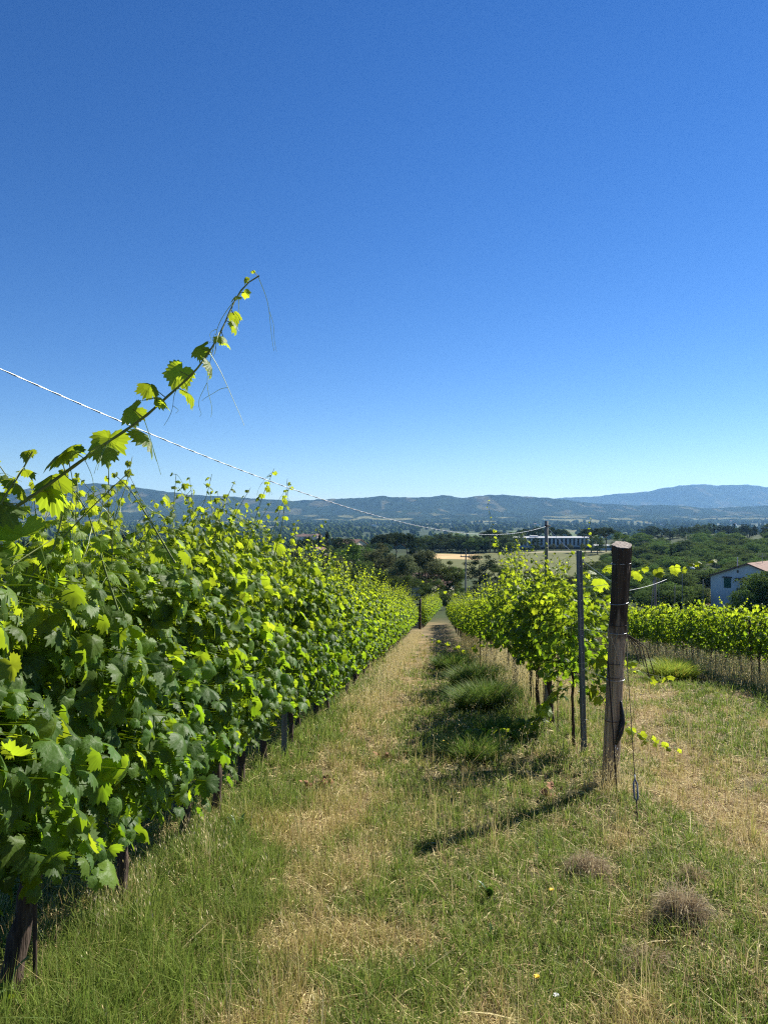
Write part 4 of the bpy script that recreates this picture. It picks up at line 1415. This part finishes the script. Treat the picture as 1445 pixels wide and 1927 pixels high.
def crown_geo(shape, rg, clumps, per, R, H0, H1, size, crad):
    """leaf-clump crown: many leaf-sized quads gathered in clumps through the crown's volume"""
    cs = []
    while len(cs) < clumps:
        p = rg.uniform(-1, 1, 3)
        if shape == 'round':
            if np.linalg.norm(p) > 1 or np.linalg.norm(p) < .35: continue
            q = np.array([p[0] * R, p[1] * R, (H0 + H1) / 2 + p[2] * (H1 - H0) / 2])
        elif shape == 'umbrella':
            if p[0] ** 2 + p[1] ** 2 > 1: continue
            d2 = p[0] ** 2 + p[1] ** 2
            q = np.array([p[0] * R, p[1] * R, H0 + (H1 - H0) * (.15 + .85 * (1 - d2) ** .6 * rg.uniform(.55, 1))])
        elif shape == 'column':
            f = (p[2] + 1) / 2
            rr = R * np.interp(f, [0, .08, .3, .7, 1], [.55, .9, 1, .7, .08])
            an = rg.uniform(0, 2 * pi); r_ = rr * math.sqrt(rg.random())
            q = np.array([cos(an) * r_, sin(an) * r_, H0 + (H1 - H0) * f])
        else:  # 'loose': wide with lobes
            if np.linalg.norm(p) > 1: continue
            q = np.array([p[0] * R, p[1] * R, H0 + (H1 - H0) * ((p[2] + 1) / 2) ** .8])
            q[:2] *= 1.1 - .45 * (q[2] - H0) / (H1 - H0)
        cs.append(q)
    cs = np.array(cs)
    cr = crad * rg.uniform(.6, 1.35, clumps)
    n = clumps * per
    ci = np.repeat(np.arange(clumps), per)
    d = unit(rg.normal(0, 1, (n, 3)))
    r = cr[ci] * rg.random(n) ** .45
    sq = np.array([1, 1, .62 if shape != 'column' else 1.5])
    P = cs[ci] + d * r[:, None] * sq
    nr = unit(d + rg.normal(0, .6, (n, 3)) + np.array([0, 0, .35]))
    t = unit(np.cross(nr, rg.normal(0, 1, (n, 3)))); b = np.cross(nr, t)
    s = size * rg.uniform(.55, 1.25, n)
    V = np.stack([P - t * s[:, None], P + b * (s * .55)[:, None], P + t * s[:, None], P - b * (s * .55)[:, None]], 1).reshape(-1, 3)
    T = (np.array([(0, 1, 2), (0, 2, 3)])[None] + (np.arange(n) * 4)[:, None, None]).reshape(-1, 3)
    c = np.clip(rg.random(clumps)[ci] * .6 + rg.random(n) * .4, 0, 1)
    G = Geo(); G.add(V, T, np.repeat(np.stack([c, c, c], 1), 4, 0))
    return G, cs


def tree_proto(name, shape, seed, clumps, per, R, H0, H1, size, crad, mat, tr, limbs=6, first=None):
    rg = np.random.default_rng(seed)
    root = thing(name, (0, 0, 0), 'x', 'tree')
    G, cs = crown_geo(shape, rg, clumps, per, R, H0, H1, size, crad)
    G.obj('crown', mat, root)
    G = Geo()
    hh = (H0 * 1.05 + .25 * (H1 - H0)) if shape != 'column' else H1 * .8
    P = np.array([(rg.normal(0, .03) * H1 * f, rg.normal(0, .03) * H1 * f, -.6 + (hh + .6) * f) for f in np.linspace(0, 1, 6)])
    V, T = tube(P, np.linspace(tr, tr * .55, 6), 8, jitter=.15); G.add(V, T)
    if limbs:
        for q in cs[rg.choice(len(cs), limbs, replace=False)]:
            m_ = (P[-2] + q) / 2 + rg.normal(0, .15, 3)
            V, T = tube([P[-2], m_, q], [tr * .5, tr * .32, tr * .1], 6); G.add(V, T)
    G.obj('trunk', M_TBARK, root, smooth=True)
    root['H'] = H1
    return root


PROT = {}
PROT['broad'] = [tree_proto('broadleaf_tree', 'round', 10 + i, 46, 150, 3.9, 1.4, 9.2, .17, 1.25, MT_BROAD, .26) for i in range(3)]
PROT['olive'] = [tree_proto('grey_green_tree', 'loose', 20 + i, 70, 150, 4.2, 1.6, 10, .15, 1.0, MT_OLIVE, .26, 9) for i in range(2)]
PROT['rob'] = [tree_proto('feathery_tree', 'loose', 30 + i, 64, 100, 4.6, .5, 9, .22, 1.35, MT_ROB, .2) for i in range(3)]
PROT['pine'] = [tree_proto('umbrella_pine', 'umbrella', 40 + i, 60, 110, 5.6, 7.6, 12.2, .22, 1.15, MT_PINE, .3, 9) for i in range(2)]
PROT['cyp'] = [tree_proto('cypress_tree', 'column', 50 + i, 44, 90, 1.15, .3, 12, .16, .55, MT_CYP, .2, 0) for i in range(2)]
PROT['light'] = [tree_proto('bright_green_tree', 'round', 60, 40, 130, 3.6, .8, 7.5, .17, 1.1, MT_LIGHT, .22)]
PROT['dark'] = [tree_proto('dark_evergreen_tree', 'round', 70 + i, 40, 130, 3.6, .6, 9, .19, 1.15, MT_PINE, .25) for i in range(2)]
USED = set()
tr_rg = np.random.default_rng(77)


def tree(kd, x, y, label, group=None, H=None, pytop=None, wide=1.0):
    lst = PROT[kd]
    src = lst[int(tr_rg.integers(len(lst)))]
    z = gz(x, y)
    if pytop is not None: H = CAM_Z - (pytop - 963.5) / 1337 * y - z
    sc = H / src['H']
    if src.name not in USED:
        USED.add(src.name); o = src
        o.location = (x, y, z); o.rotation_euler = (0, 0, tr_rg.uniform(0, 6.28)); o.scale = (sc * wide, sc * wide, sc)
        o['label'] = label
        if group: o['group'] = group
        return o
    return dup(src, (x, y, z), tr_rg.uniform(0, 6.28), (sc * wide, sc * wide, sc), label, group)


def tpx(kd, px, pytop, y, label, group=None, wide=1.0):
    return tree(kd, (px - 722.5) / 1337 * y, y, label, group, None, pytop, wide)


# central wood just below the vineyard
tpx('olive', 716, 1024, 122, 'tall grey-green tree with brownish top, below the umbrella pines')
tpx('olive', 795, 1036, 124, 'wide loose grey-green tree at the end of the aisle', wide=1.1)
tpx('olive', 757, 1046, 112, 'grey-green tree between the two tall ones at the end of the aisle')
tpx('broad', 836, 1052, 126, 'dark rounded tree left of the red roof')
tpx('broad', 690, 1052, 112, 'dark tree behind the far leaves of the left row')
tpx('broad', 765, 1082, 100, 'low dark tree directly above the end of the left row')
tpx('broad', 810, 1085, 104, 'low dark tree above the mouth of the aisle')
tpx('broad', 655, 1064, 112, 'low tree left of the central grey-green trees, behind the left row')
tpx('broad', 722, 1076, 98, 'dark bushy tree peeping over the left row, left of the aisle end')
tpx('broad', 840, 1108, 96, 'dark bush right above the far right row')
tpx('light', 666, 1023, 172, 'bright green round tree left of the central wood')
tpx('olive', 640, 1046, 150, 'grey-green shrubby tree below the bright round tree')
tpx('light', 858, 1066, 165, 'small bright tree in front of the green field')
tpx('dark', 903, 1043, 172, 'dense dark round tree in front of the green field', wide=1.25)
tpx('broad', 940, 1060, 165, 'dark tree right of the dense round tree by the field')
for px, pt, y in ((965, 1066, 160), (990, 1072, 150), (1012, 1066, 165), (1040, 1080, 150), (975, 1090, 130), (1030, 1095, 125), (925, 1090, 130), (895, 1100, 125), (870, 1105, 120), (1075, 1085, 145), (1100, 1075, 155)):
    tpx('olive' if px % 2 else 'broad', px, pt, y, 'bushy tree in the belt below the green field, behind the right row', 'bushy belt below the green field', 1.15)
# umbrella pines and neighbours
tpx('pine', 722, 1006, 290, 'umbrella pine, leftmost of the dark cluster above the central wood', wide=.95)
tpx('pine', 746, 1003, 300, 'umbrella pine, middle of the dark cluster above the central wood')
tpx('pine', 766, 1005, 292, 'umbrella pine, rightmost of the dark cluster above the central wood', wide=.9)
tpx('cyp', 777, 1011, 285, 'short cypress right of the umbrella pine cluster')
tpx('dark', 789, 1013, 285, 'dark cone-shaped evergreen right of the umbrella pine cluster')
tpx('dark', 725, 1024, 280, 'dark evergreen under the leftmost umbrella pine')
tpx('cyp', 615, 1001, 262, 'tall cypress, right of the pair over the left row')
tpx('cyp', 602, 1004, 268, 'cypress, left of the pair over the left row', wide=.8)
for px, pt, y in ((578, 1011, 280), (592, 1013, 275), (632, 1011, 300), (648, 1012, 290), (660, 1016, 300), (625, 1024, 250), (640, 1030, 220), (700, 1022, 260), (570, 1030, 210), (600, 1046, 190), (618, 1044, 200), (686, 1024, 240), (680, 1040, 180), (606, 1052, 150), (575, 1055, 140)):
    tpx(['dark', 'broad', 'pine'][int(px) % 2], px, pt, y, 'dark garden tree around the distant houses behind the left row', 'garden trees behind the left row')
# behind the left row
for px, pt in ((37, 1017), (46, 1017), (54, 1018), (61, 1023), (93, 1020), (231, 1006), (238, 1006), (254, 1007), (266, 1019)):
    tpx('cyp', px, pt, 215 + tr_rg.uniform(-6, 6), 'dark cypress seen through the leaves of the left row', 'cypresses behind the left row', 1.05)
for i in range(26):
    y = tr_rg.uniform(95, 230); px = tr_rg.uniform(-160, 560)
    tpx(['broad', 'olive', 'dark'][i % 3], px, 1018 + 40 * tr_rg.random() + (230 - y) * .22, y, 'tree on the slope behind the left row, glimpsed between leaves', 'trees on the slope behind the left row', 1.2)
# tree line by the yellow field
for i, px in enumerate(np.arange(803, 966, 6)):
    tpx(['broad', 'dark', 'rob'][i % 3], px + tr_rg.normal(0, 2), 1012 + 5 * tr_rg.normal() - (px > 880) * 5 + 7 * (i % 3 == 2), 440 + tr_rg.uniform(-8, 25) - 8 * (i % 3 == 2), 'tree in the dark line beyond the yellow field', 'tree line beyond the yellow field', 1.45)
for px, pt, y in ((820, 1004, 560), (838, 1006, 540), (860, 1003, 560)):
    tpx('broad', px, pt, y, 'tree on the knoll behind the dark tree line', 'trees on the knoll', 1.4)
tpx('pine', 922, 996, 430, 'flat umbrella pine left of the long white building', wide=1.0)
for px, pt in ((990, 995), (1012, 993), (1035, 993), (1055, 996)):
    tpx('pine', px, pt, 530, 'umbrella pine rising behind the long white building', 'umbrella pines behind the white building', 1.0)
tpx('pine', 1112, 994, 420, 'broad umbrella pine right of the white building, behind the steel post', wide=1.2)
tpx('pine', 1140, 993, 430, 'broad umbrella pine between the white building and the wooden post', wide=1.2)
tpx('light', 1172, 1002, 400, 'pale green tree just right of the wooden post top', wide=1.2)
tpx('broad', 1124, 1006, 400, 'green tree below the broad umbrella pines', wide=1.1)
for px in (1040, 1056, 1072, 1096):
    tpx('olive', px, 1023, 446, 'rounded shrub in front of the long white building', 'shrubs before the white building', 1.3)
tpx('dark', 1008, 1012, 446, 'dark tree against the front of the white building')
# wood on the right hillside
seen = 0
for i in range(190):
    y = 185 + 290 * tr_rg.random() ** 1.25
    px = tr_rg.uniform(1085, 1480)
    if y > 330 and px < 1180: continue
    top = np.interp(y, [190, 260, 350, 480], [1078, 1050, 1024, 1003]) + tr_rg.normal(0, 5)
    top += np.interp(px, [1085, 1200, 1300, 1445], [14, 10, 0, 0]) * (y > 260)
    tpx('rob', px, top, y, 'feathery green tree in the dense wood on the right hillside', 'feathery trees of the right hillside wood', 1.75)
for i in range(46):
    y = tr_rg.uniform(112, 195); px = tr_rg.uniform(1085, 1330)
    if 142 < y < 185 and px > 1215: continue
    if y < 142 and px > 1265: 
        top = 1104 + tr_rg.uniform(-4, 10)
    else:
        top = np.interp(y, [112, 195], [1108, 1078]) + tr_rg.normal(0, 5)
    tpx(['rob', 'broad', 'rob'][i % 3], px, top, y, 'bushy green tree in the dip beyond the hedge row', 'bushy trees in the dip beyond the hedge row', 1.6)
tpx('dark', 1290, 1018, 330, 'nearly black evergreen standing out in the right hillside wood')
tpx('cyp', 1262, 1030, 240, 'narrow dark conifer in the middle of the right hillside wood', wide=.8)
for px, pt, y in ((1424, 1084, 103), (1446, 1076, 100), (1398, 1112, 98), (1468, 1080, 98)):
    tpx('rob', px, pt, y, {1424: 'feathery tree covering the middle of the white house gable', 1446: 'feathery tree covering the right side of the white house', 1398: 'low bush at the foot of the white house gable', 1468: 'feathery tree at the right edge beside the white house'}[px], None, 1.0)
# dark ridge with cypresses
for i in range(130):
    px = tr_rg.uniform(1172, 1500); y = tr_rg.uniform(590, 740)
    top = np.interp(px, [1178, 1230, 1300, 1445], [1000, 990, 987, 985]) + tr_rg.normal(0, 2.0) + (740 - y) * .09
    tpx(['dark', 'cyp', 'broad', 'dark'][i % 4], px, top, y, 'dark tree on the wooded ridge below the far hills at right', 'trees of the dark ridge', 1.15 if i % 4 != 1 else 1.3)


# far-off woods of the valley floor: one mass
def woodland():
    rg = np.random.default_rng(99)
    import itertools
    t = (1 + 5 ** .5) / 2
    ic = unit(np.array([(-1, t, 0), (1, t, 0), (-1, -t, 0), (1, -t, 0), (0, -1, t), (0, 1, t), (0, -1, -t), (0, 1, -t), (t, 0, -1), (t, 0, 1), (-t, 0, -1), (-t, 0, 1)], float))
    fc = [(0, 11, 5), (0, 5, 1), (0, 1, 7), (0, 7, 10), (0, 10, 11), (1, 5, 9), (5, 11, 4), (11, 10, 2), (10, 7, 6), (7, 1, 8), (3, 9, 4), (3, 4, 2), (3, 2, 6), (3, 6, 8), (3, 8, 9), (4, 9, 5), (2, 4, 11), (6, 2, 10), (8, 6, 7), (9, 8, 1)]
    V = list(ic); F2 = []
    cache = {}

    def mid(a, b):
        k = (min(a, b), max(a, b))
        if k not in cache:
            V.append(unit(V[a] + V[b])); cache[k] = len(V) - 1
        return cache[k]
    for a, b, c in fc:
        ab, bc, ca = mid(a, b), mid(b, c), mid(c, a)
        F2 += [(a, ab, ca), (b, bc, ab), (c, ca, bc), (ab, bc, ca)]
    V = np.array(V); F2 = np.array(F2)
    n = 24000
    y = 760 * (5200 / 760) ** rg.random(n)
    x = rg.uniform(-.72, .72, n) * y
    u = x / y
    dens = fbm(x / 130, y / 260, 61, 4)
    keep = (dens > np.interp(y, [640, 1200, 5000], [.42, .52, .56]))
    keep |= (rg.random(n) < .10)
    keep &= ~((y < 950) & (u > .2))
    x, y = x[keep], y[keep]; n = len(x)
    z = ground(x, y)
    R = rg.uniform(2.8, 6.0, n) * (1 + y / 6000); H = R * rg.uniform(.9, 1.6, n)
    B = V[None] * (1 + .35 * (rg.random((n, len(V), 1)) - .5))
    W = np.stack([x[:, None] + B[..., 0] * R[:, None], y[:, None] + B[..., 1] * R[:, None], z[:, None] + (B[..., 2] + .55) * H[:, None]], -1)
    T = (F2[None] + (np.arange(n) * len(V))[:, None, None]).reshape(-1, 3)
    c = lerp(np.array([.030, .052, .018]), np.array([.07, .10, .03]), rg.random((n, 1)) ** 1.3)
    c = np.repeat(c, len(V), 0) * (.7 + .6 * rg.random((n * len(V), 1)))
    G = Geo(); G.add(W.reshape(-1, 3), T, c)
    return kind(G.obj('distant_woodland', mat_attr('distant_crowns', 0, 1, 0)), 'stuff')


woodland()

# ------------------------------------------------------------------ buildings
M_WALLW = mat_noise('white_plaster', [(.3, (.60, .60, .58)), (.7, (.74, .74, .72))], scale=(.8, .8, .5), rough=.9)
M_CREAM = mat_noise('cream_plaster', [(.3, (.50, .44, .34)), (.7, (.62, .55, .44))], scale=(.8, .8, .5), rough=.9)
M_CONCW = mat_noise('white_concrete', [(.3, (.56, .57, .57)), (.7, (.66, .66, .65))], scale=(.3, .3, .3), rough=.8)
M_DGLASS = mat_noise('dark_glazing', [(.3, (.02, .022, .026)), (.7, (.05, .055, .065))], scale=(.3, .3, .3), rough=.2, spec=.5)
M_SHUT = mat_noise('green_shutter', [(.3, (.015, .085, .06)), (.7, (.025, .12, .085))], scale=(2, 2, 30), rough=.6)
M_DARKM = mat_noise('dark_metal', [(.3, (.02, .02, .022)), (.7, (.05, .05, .055))], rough=.5)


def mat_tiles():
    m, nt, nd, lk, bs = newmat('clay_roof_tiles')
    tc = nd.new('ShaderNodeTexCoord')
    wv = nd.new('ShaderNodeTexWave'); wv.inputs['Scale'].default_value = 1.6; wv.bands_direction = 'X'
    lk.new(tc.outputs['Object'], wv.inputs[0])
    no = nd.new('ShaderNodeTexNoise'); no.inputs['Scale'].default_value = 2.5; no.inputs['Detail'].default_value = 8
    lk.new(tc.outputs['Object'], no.inputs[0])
    c = ramp(nd, lk, no.outputs[0], [(.3, (.10, .055, .04)), (.5, (.20, .11, .075)), (.72, (.30, .19, .135))])
    c = mixrgb(nd, lk, c, ramp(nd, lk, wv.outputs[0], [(0, (.45, .42, .4)), (.5, (1, 1, 1))]), .7, 'MULTIPLY')
    lk.new(c, bs.inputs['Base Color']); bs.inputs['Roughness'].default_value = .9
    return m


M_TILE = mat_tiles()


def gable_house(name, x, y, rz, W, L, eave, ridge, wall, label, group=None, base=-1.5, over=.45, rooft=.22, name_cat='house'):
    """gable in local x (width W) facing local -y, length L along +y"""
    root = thing(name, (x, y, gz(x, y)), label, name_cat, group, rz)
    G = Geo(); V, T = prism([(-W / 2, base), (W / 2, base), (W / 2, eave), (0, ridge), (-W / 2, eave)], 0, L); G.add(V, T)
    G.obj('wall', wall, root)
    sl = (ridge - eave) / (W / 2)
    G = Geo()
    for s in (-1, 1):
        x1 = s * (W / 2 + over); z1 = eave - sl * over
        poly = [(0, ridge + .01), (x1, z1 + .01), (x1, z1 + rooft), (0, ridge + rooft + .02)]
        if s > 0: poly = poly[::-1]
        V, T = prism(poly, -over, L + over); G.add(V, T)
    G.obj('roof', M_TILE, root)
    return root


# white house at the right edge; its gable faces left-front
gx, gy = 52.8, 115.0
wv_ = np.array([.66, -.75]); Wd = 11.6
c_ = np.array([gx, gy]) + wv_ * Wd / 2
rz = math.atan2(wv_[1], wv_[0])
hz = gz(*c_)
eave = -8.8 - hz; ridge = -6.62 - hz
H1 = gable_house('white_house', c_[0], c_[1], rz, Wd, 13, eave, ridge, M_WALLW, 'white plastered house with clay tile roof and green shutters at the right edge', base=-3)


def on_gable(d, z0, z1, w_, name, mat, par, th=.06):
    xc = -Wd / 2 + d
    G = Geo(); V, T = box(xc - w_ / 2, xc + w_ / 2, -th, .0, z0 - hz, z1 - hz); G.add(V, T - 0)
    return G.obj(name, mat, par)


w1 = on_gable(2.66, -10.5, -8.9, 1.05, 'window', M_SHUT, H1, .05)
G = Geo()
for s in (-1, 1):
    V, T = box(-Wd / 2 + 2.66 + s * .26 - .25, -Wd / 2 + 2.66 + s * .26 + .25, -.09, -.052, -10.45 - hz, -8.95 - hz); G.add(V, T)
G.obj('shutter', M_SHUT, w1)
on_gable(2.66, -8.87, -8.72, 1.35, 'lintel_hood', M_DARKM, H1, .3)
on_gable(5.05, -8.95, -8.8, 1.9, 'awning', M_DARKM, H1, .9)
on_gable(4.25, -8.05, -7.6, .28, 'vent', M_DGLASS, H1, .03)
w2 = on_gable(9.2, -11.4, -9.6, 1.05, 'window', M_SHUT, H1, .05)
G = Geo(); V, T = tube([(-2.0, 1.0, eave + .8), (-2.0, 1.0, ridge + 1.0)], .09, 8); G.add(V, T); G.obj('flue_pipe', M_CONCW, H1)
G = Geo()
for d in (np.array([1, 0, 0]),):
    V, T = tube([(.6, 4, ridge), (.6, 4, ridge + 1.7)], .03, 5); G.add(V, T)
    for k in range(3):
        V, T = tube([(-.1 - .1 * k, 4, ridge + 1.1 + .25 * k), (1.3 - .1 * k, 4, ridge + 1.1 + .25 * k)], .02, 4); G.add(V, T)
G.obj('antenna', M_WIRE, H1)


def long_building():
    y = 470.0
    x0 = (966 - 722.5) / 1337 * y; x1 = (1116 - 722.5) / 1337 * y
    z0 = gz((x0 + x1) / 2, y)
    top = CAM_Z - (1011.5 - 963.5) / 1337 * y - z0; fb = CAM_Z - (1027 - 963.5) / 1337 * y - z0
    L = x1 - x0
    root = thing('long_building', (x0, y, z0), 'long white modern building with a row of vertical fins, beyond the green field', 'building')
    G = Geo(); V, T = box(0, L, 0, 14, -3, top - .5); G.add(V, T); G.obj('wall', M_CONCW, root)
    G = Geo(); V, T = box(.4, L - .4, -.08, -.003, fb + .4, top - .9); G.add(V, T); G.obj('window_band', M_DGLASS, root)
    G = Geo(); V, T = box(-1.2, L + .5, -1.6, 14.5, top - .5, top + .1); G.add(V, T); G.obj('roof', M_CONCW, root)
    n = 20
    for i in range(n):
        xf = .9 + (L - 1.8) * i / (n - 1)
        G = Geo(); V, T = prism([(xf - .62, fb), (xf + .62, fb), (xf + .62, top - .55), (xf - .62, top - .55)], -1.1, -.09); G.add(V, T)
        G.obj('fin', M_CONCW, root)
    G = Geo(); V, T = box(-.5, 13.5, -3.6, -.1, -3, fb - 1.1); G.add(V, T); G.obj('ground_storey', M_DGLASS, root)
    G = Geo(); V, T = box(2, 9.5, -6.2, -.15, fb - .9, fb - .35); G.add(V, T); G.obj('entrance_canopy', M_CONCW, root)
    G = Geo(); V, T = box(13.6, L, -2.0, -.1, -3, fb - .9); G.add(V, T); G.obj('plinth', M_DARKM, root)
    G = Geo(); V, T = box(L + .1, L + 16, 1, 11, -3, fb + .2); G.add(V, T); G.obj('low_wing', M_CONCW, root)
    G = Geo(); V, T = box(L + 1, L + 15, .9, .995, fb - 1.4, fb - .5); G.add(V, T); G.obj('window_band', M_DGLASS, root)
    G = Geo(); V, T = box(12, 17, 3, 8, top + .11, top + 1.1); G.add(V, T); G.obj('roof_plant', M_CONCW, root)


long_building()


def pxhouse(px, pyridge, y, W, L, eave, ridge, wall, label, rz=.4, group=None):
    x = (px - 722.5) / 1337 * y
    zr = CAM_Z - (pyridge - 963.5) / 1337 * y
    o = gable_house('house', x, y, rz, W, L, eave, ridge, wall, label, group, base=-6)
    o.location.z = zr - ridge - .2
    return o


pxhouse(822, 1079, 140, 7, 9, 3.2, 4.8, M_CREAM, 'red-roofed house half hidden by trees beyond the vineyard', rz=1.2)
pxhouse(848, 1089, 142, 5, 6, 2.6, 3.8, M_CREAM, 'smaller red-roofed outbuilding right of the half-hidden house', rz=1.2)
pxhouse(592, 1030, 255, 7, 7, 5, 6.2, M_CREAM, 'small cream house under the cypress pair behind the left row', rz=-.3)
pxhouse(678, 1015, 330, 10, 9, 5, 7, M_CREAM, 'cream house with low tiled roof left of the umbrella pines', rz=1.0)
hv = np.random.default_rng(12)
for i in range(7):
    px = 566 + i * 6 + hv.normal(0, 1)
    pxhouse(px, 1005 + hv.normal(0, 1), 1150 + hv.uniform(-40, 40), 10, 13, 8, 10.5, M_CREAM, 'white house with orange roof in the hamlet over the left row', hv.uniform(0, 3), 'hamlet houses over the left row')


def far_house(px, py, W, L, H, wall, label, group, lo=1500, hi=5200):
    # stands where the line of sight meets the valley floor
    ys = np.linspace(lo, hi, 600)
    zz = CAM_Z - (py - 963.5) / 1337 * ys
    xs = (px - 722.5) / 1337 * ys
    g = ground(xs, ys)
    k = int(np.argmax(zz <= g)) if np.any(zz <= g) else 599
    o = gable_house('far_house', float(xs[k]), float(ys[k]), hv.uniform(-.6, .6), W, L, H, H + W * .18, wall, label, group, base=-4)
    return o


for i in range(16):
    far_house(hv.normal(68, 12), hv.uniform(997, 1004), hv.uniform(12, 18), hv.uniform(14, 22), hv.uniform(7, 12), M_WALLW, 'tiny pale house of the village on the valley floor at far left', 'village houses at far left')
for i in range(12):
    far_house(630 + i * 9 + hv.normal(0, 3), hv.uniform(986, 991), hv.uniform(14, 24), hv.uniform(20, 36), hv.uniform(6, 10), M_WALLW, 'tiny pale shed or house on the valley floor above the central wood', 'valley houses above the central wood')
for i in range(9):
    far_house(hv.uniform(860, 1440), hv.uniform(983, 990), hv.uniform(14, 22), hv.uniform(16, 30), hv.uniform(6, 9), M_WALLW, 'tiny pale house scattered at the foot of the right hills', 'houses at the foot of the right hills')


# ------------------------------------------------------------------ poles in the middle distance
def utility_pole():
    y = 118.; x = (876 - 722.5) / 1337 * y
    z = gz(x, y); H = CAM_Z - (1033 - 963.5) / 1337 * y - z
    root = thing('utility_pole', (x, y, z), 'wooden utility pole with a short crossbar between the two rows', 'pole')
    G = Geo(); V, T = tube([(0, 0, -.5), (0, 0, H * .5), (.03, 0, H)], [.15, .13, .10], 8); G.add(V, T); G.obj('shaft', M_CONC, root)
    G = Geo(); V, T = box(-.9, .7, -.07, .07, H - 1.35, H - 1.2); G.add(V, T); G.obj('crossbar', M_CONC, root)
    G = Geo()
    for xx in (-.8, 0, .6):
        V, T = tube([(xx, 0, H - 1.2), (xx, 0, H - .95)], .06, 6); G.add(V, T)
    G.obj('insulators', M_CONCW, root)


utility_pole()


def pxpole(px, pytop, y, r, mat, label, lean=0, name='pole'):
    x = (px - 722.5) / 1337 * y
    H = CAM_Z - (pytop - 963.5) / 1337 * y - gz(x, y)
    return rod(name, x, y, H, r, mat, label, 'pole', lean=(lean, 0)), H


pxpole(1232, 1075, 62, .10, M_CONC, 'thick grey pole above the hedge row, right of the wooden post')
pxpole(1222, 1092, 64, .045, M_CONC, 'short grey leaning prop left of the thick grey pole', lean=.35)
pxpole(1239, 1082, 75, .04, M_CONC, 'thin grey pole right beside the thick grey pole')
pxpole(1269, 1102, 66, .045, M_CONC, 'thin pole midway between the thick grey pole and the white house')
pxpole(1322, 1090, 95, .05, M_CONC, 'thin dark pole just left of the white house')
lp, lh = pxpole(1283, 1074, 108, .06, M_CONC, 'street lamp with a curved arm above the yellow field', name='street_lamp')
G = Geo(); V, T = tube([(0, 0, lh), (.3, 0, lh + .45), (.9, 0, lh + .55), (1.4, 0, lh + .4)], .05, 6); G.add(V, T); G.obj('arm', M_CONC, lp)
G = Geo(); V, T = tube([(1.2, 0, lh + .42), (1.5, 0, lh + .40), (1.9, 0, lh + .30)], [.10, .2, .1], 8); G.add(V, T); G.obj('lamp_head', M_CONCW, lp, smooth=True)

# ------------------------------------------------------------------ haze
HAZE = 5.0e-5
m = bpy.data.materials.new('haze_air'); m.use_nodes = True
nd, lk = m.node_tree.nodes, m.node_tree.links
nd.remove(nd['Principled BSDF'])
pv = nd.new('ShaderNodeVolumePrincipled')
pv.inputs['Color'].default_value = (.28, .58, 1.0, 1)
pv.inputs['Density'].default_value = HAZE
pv.inputs['Anisotropy'].default_value = .2
lk.new(pv.outputs[0], nd['Material Output'].inputs['Volume'])
G = Geo(); V, T = box(-13000, 13000, -300, 12600, -200, 490); G.add(V, T)
hz_ = kind(G.obj('haze', m), 'stuff')
hz_.display_type = 'WIRE'
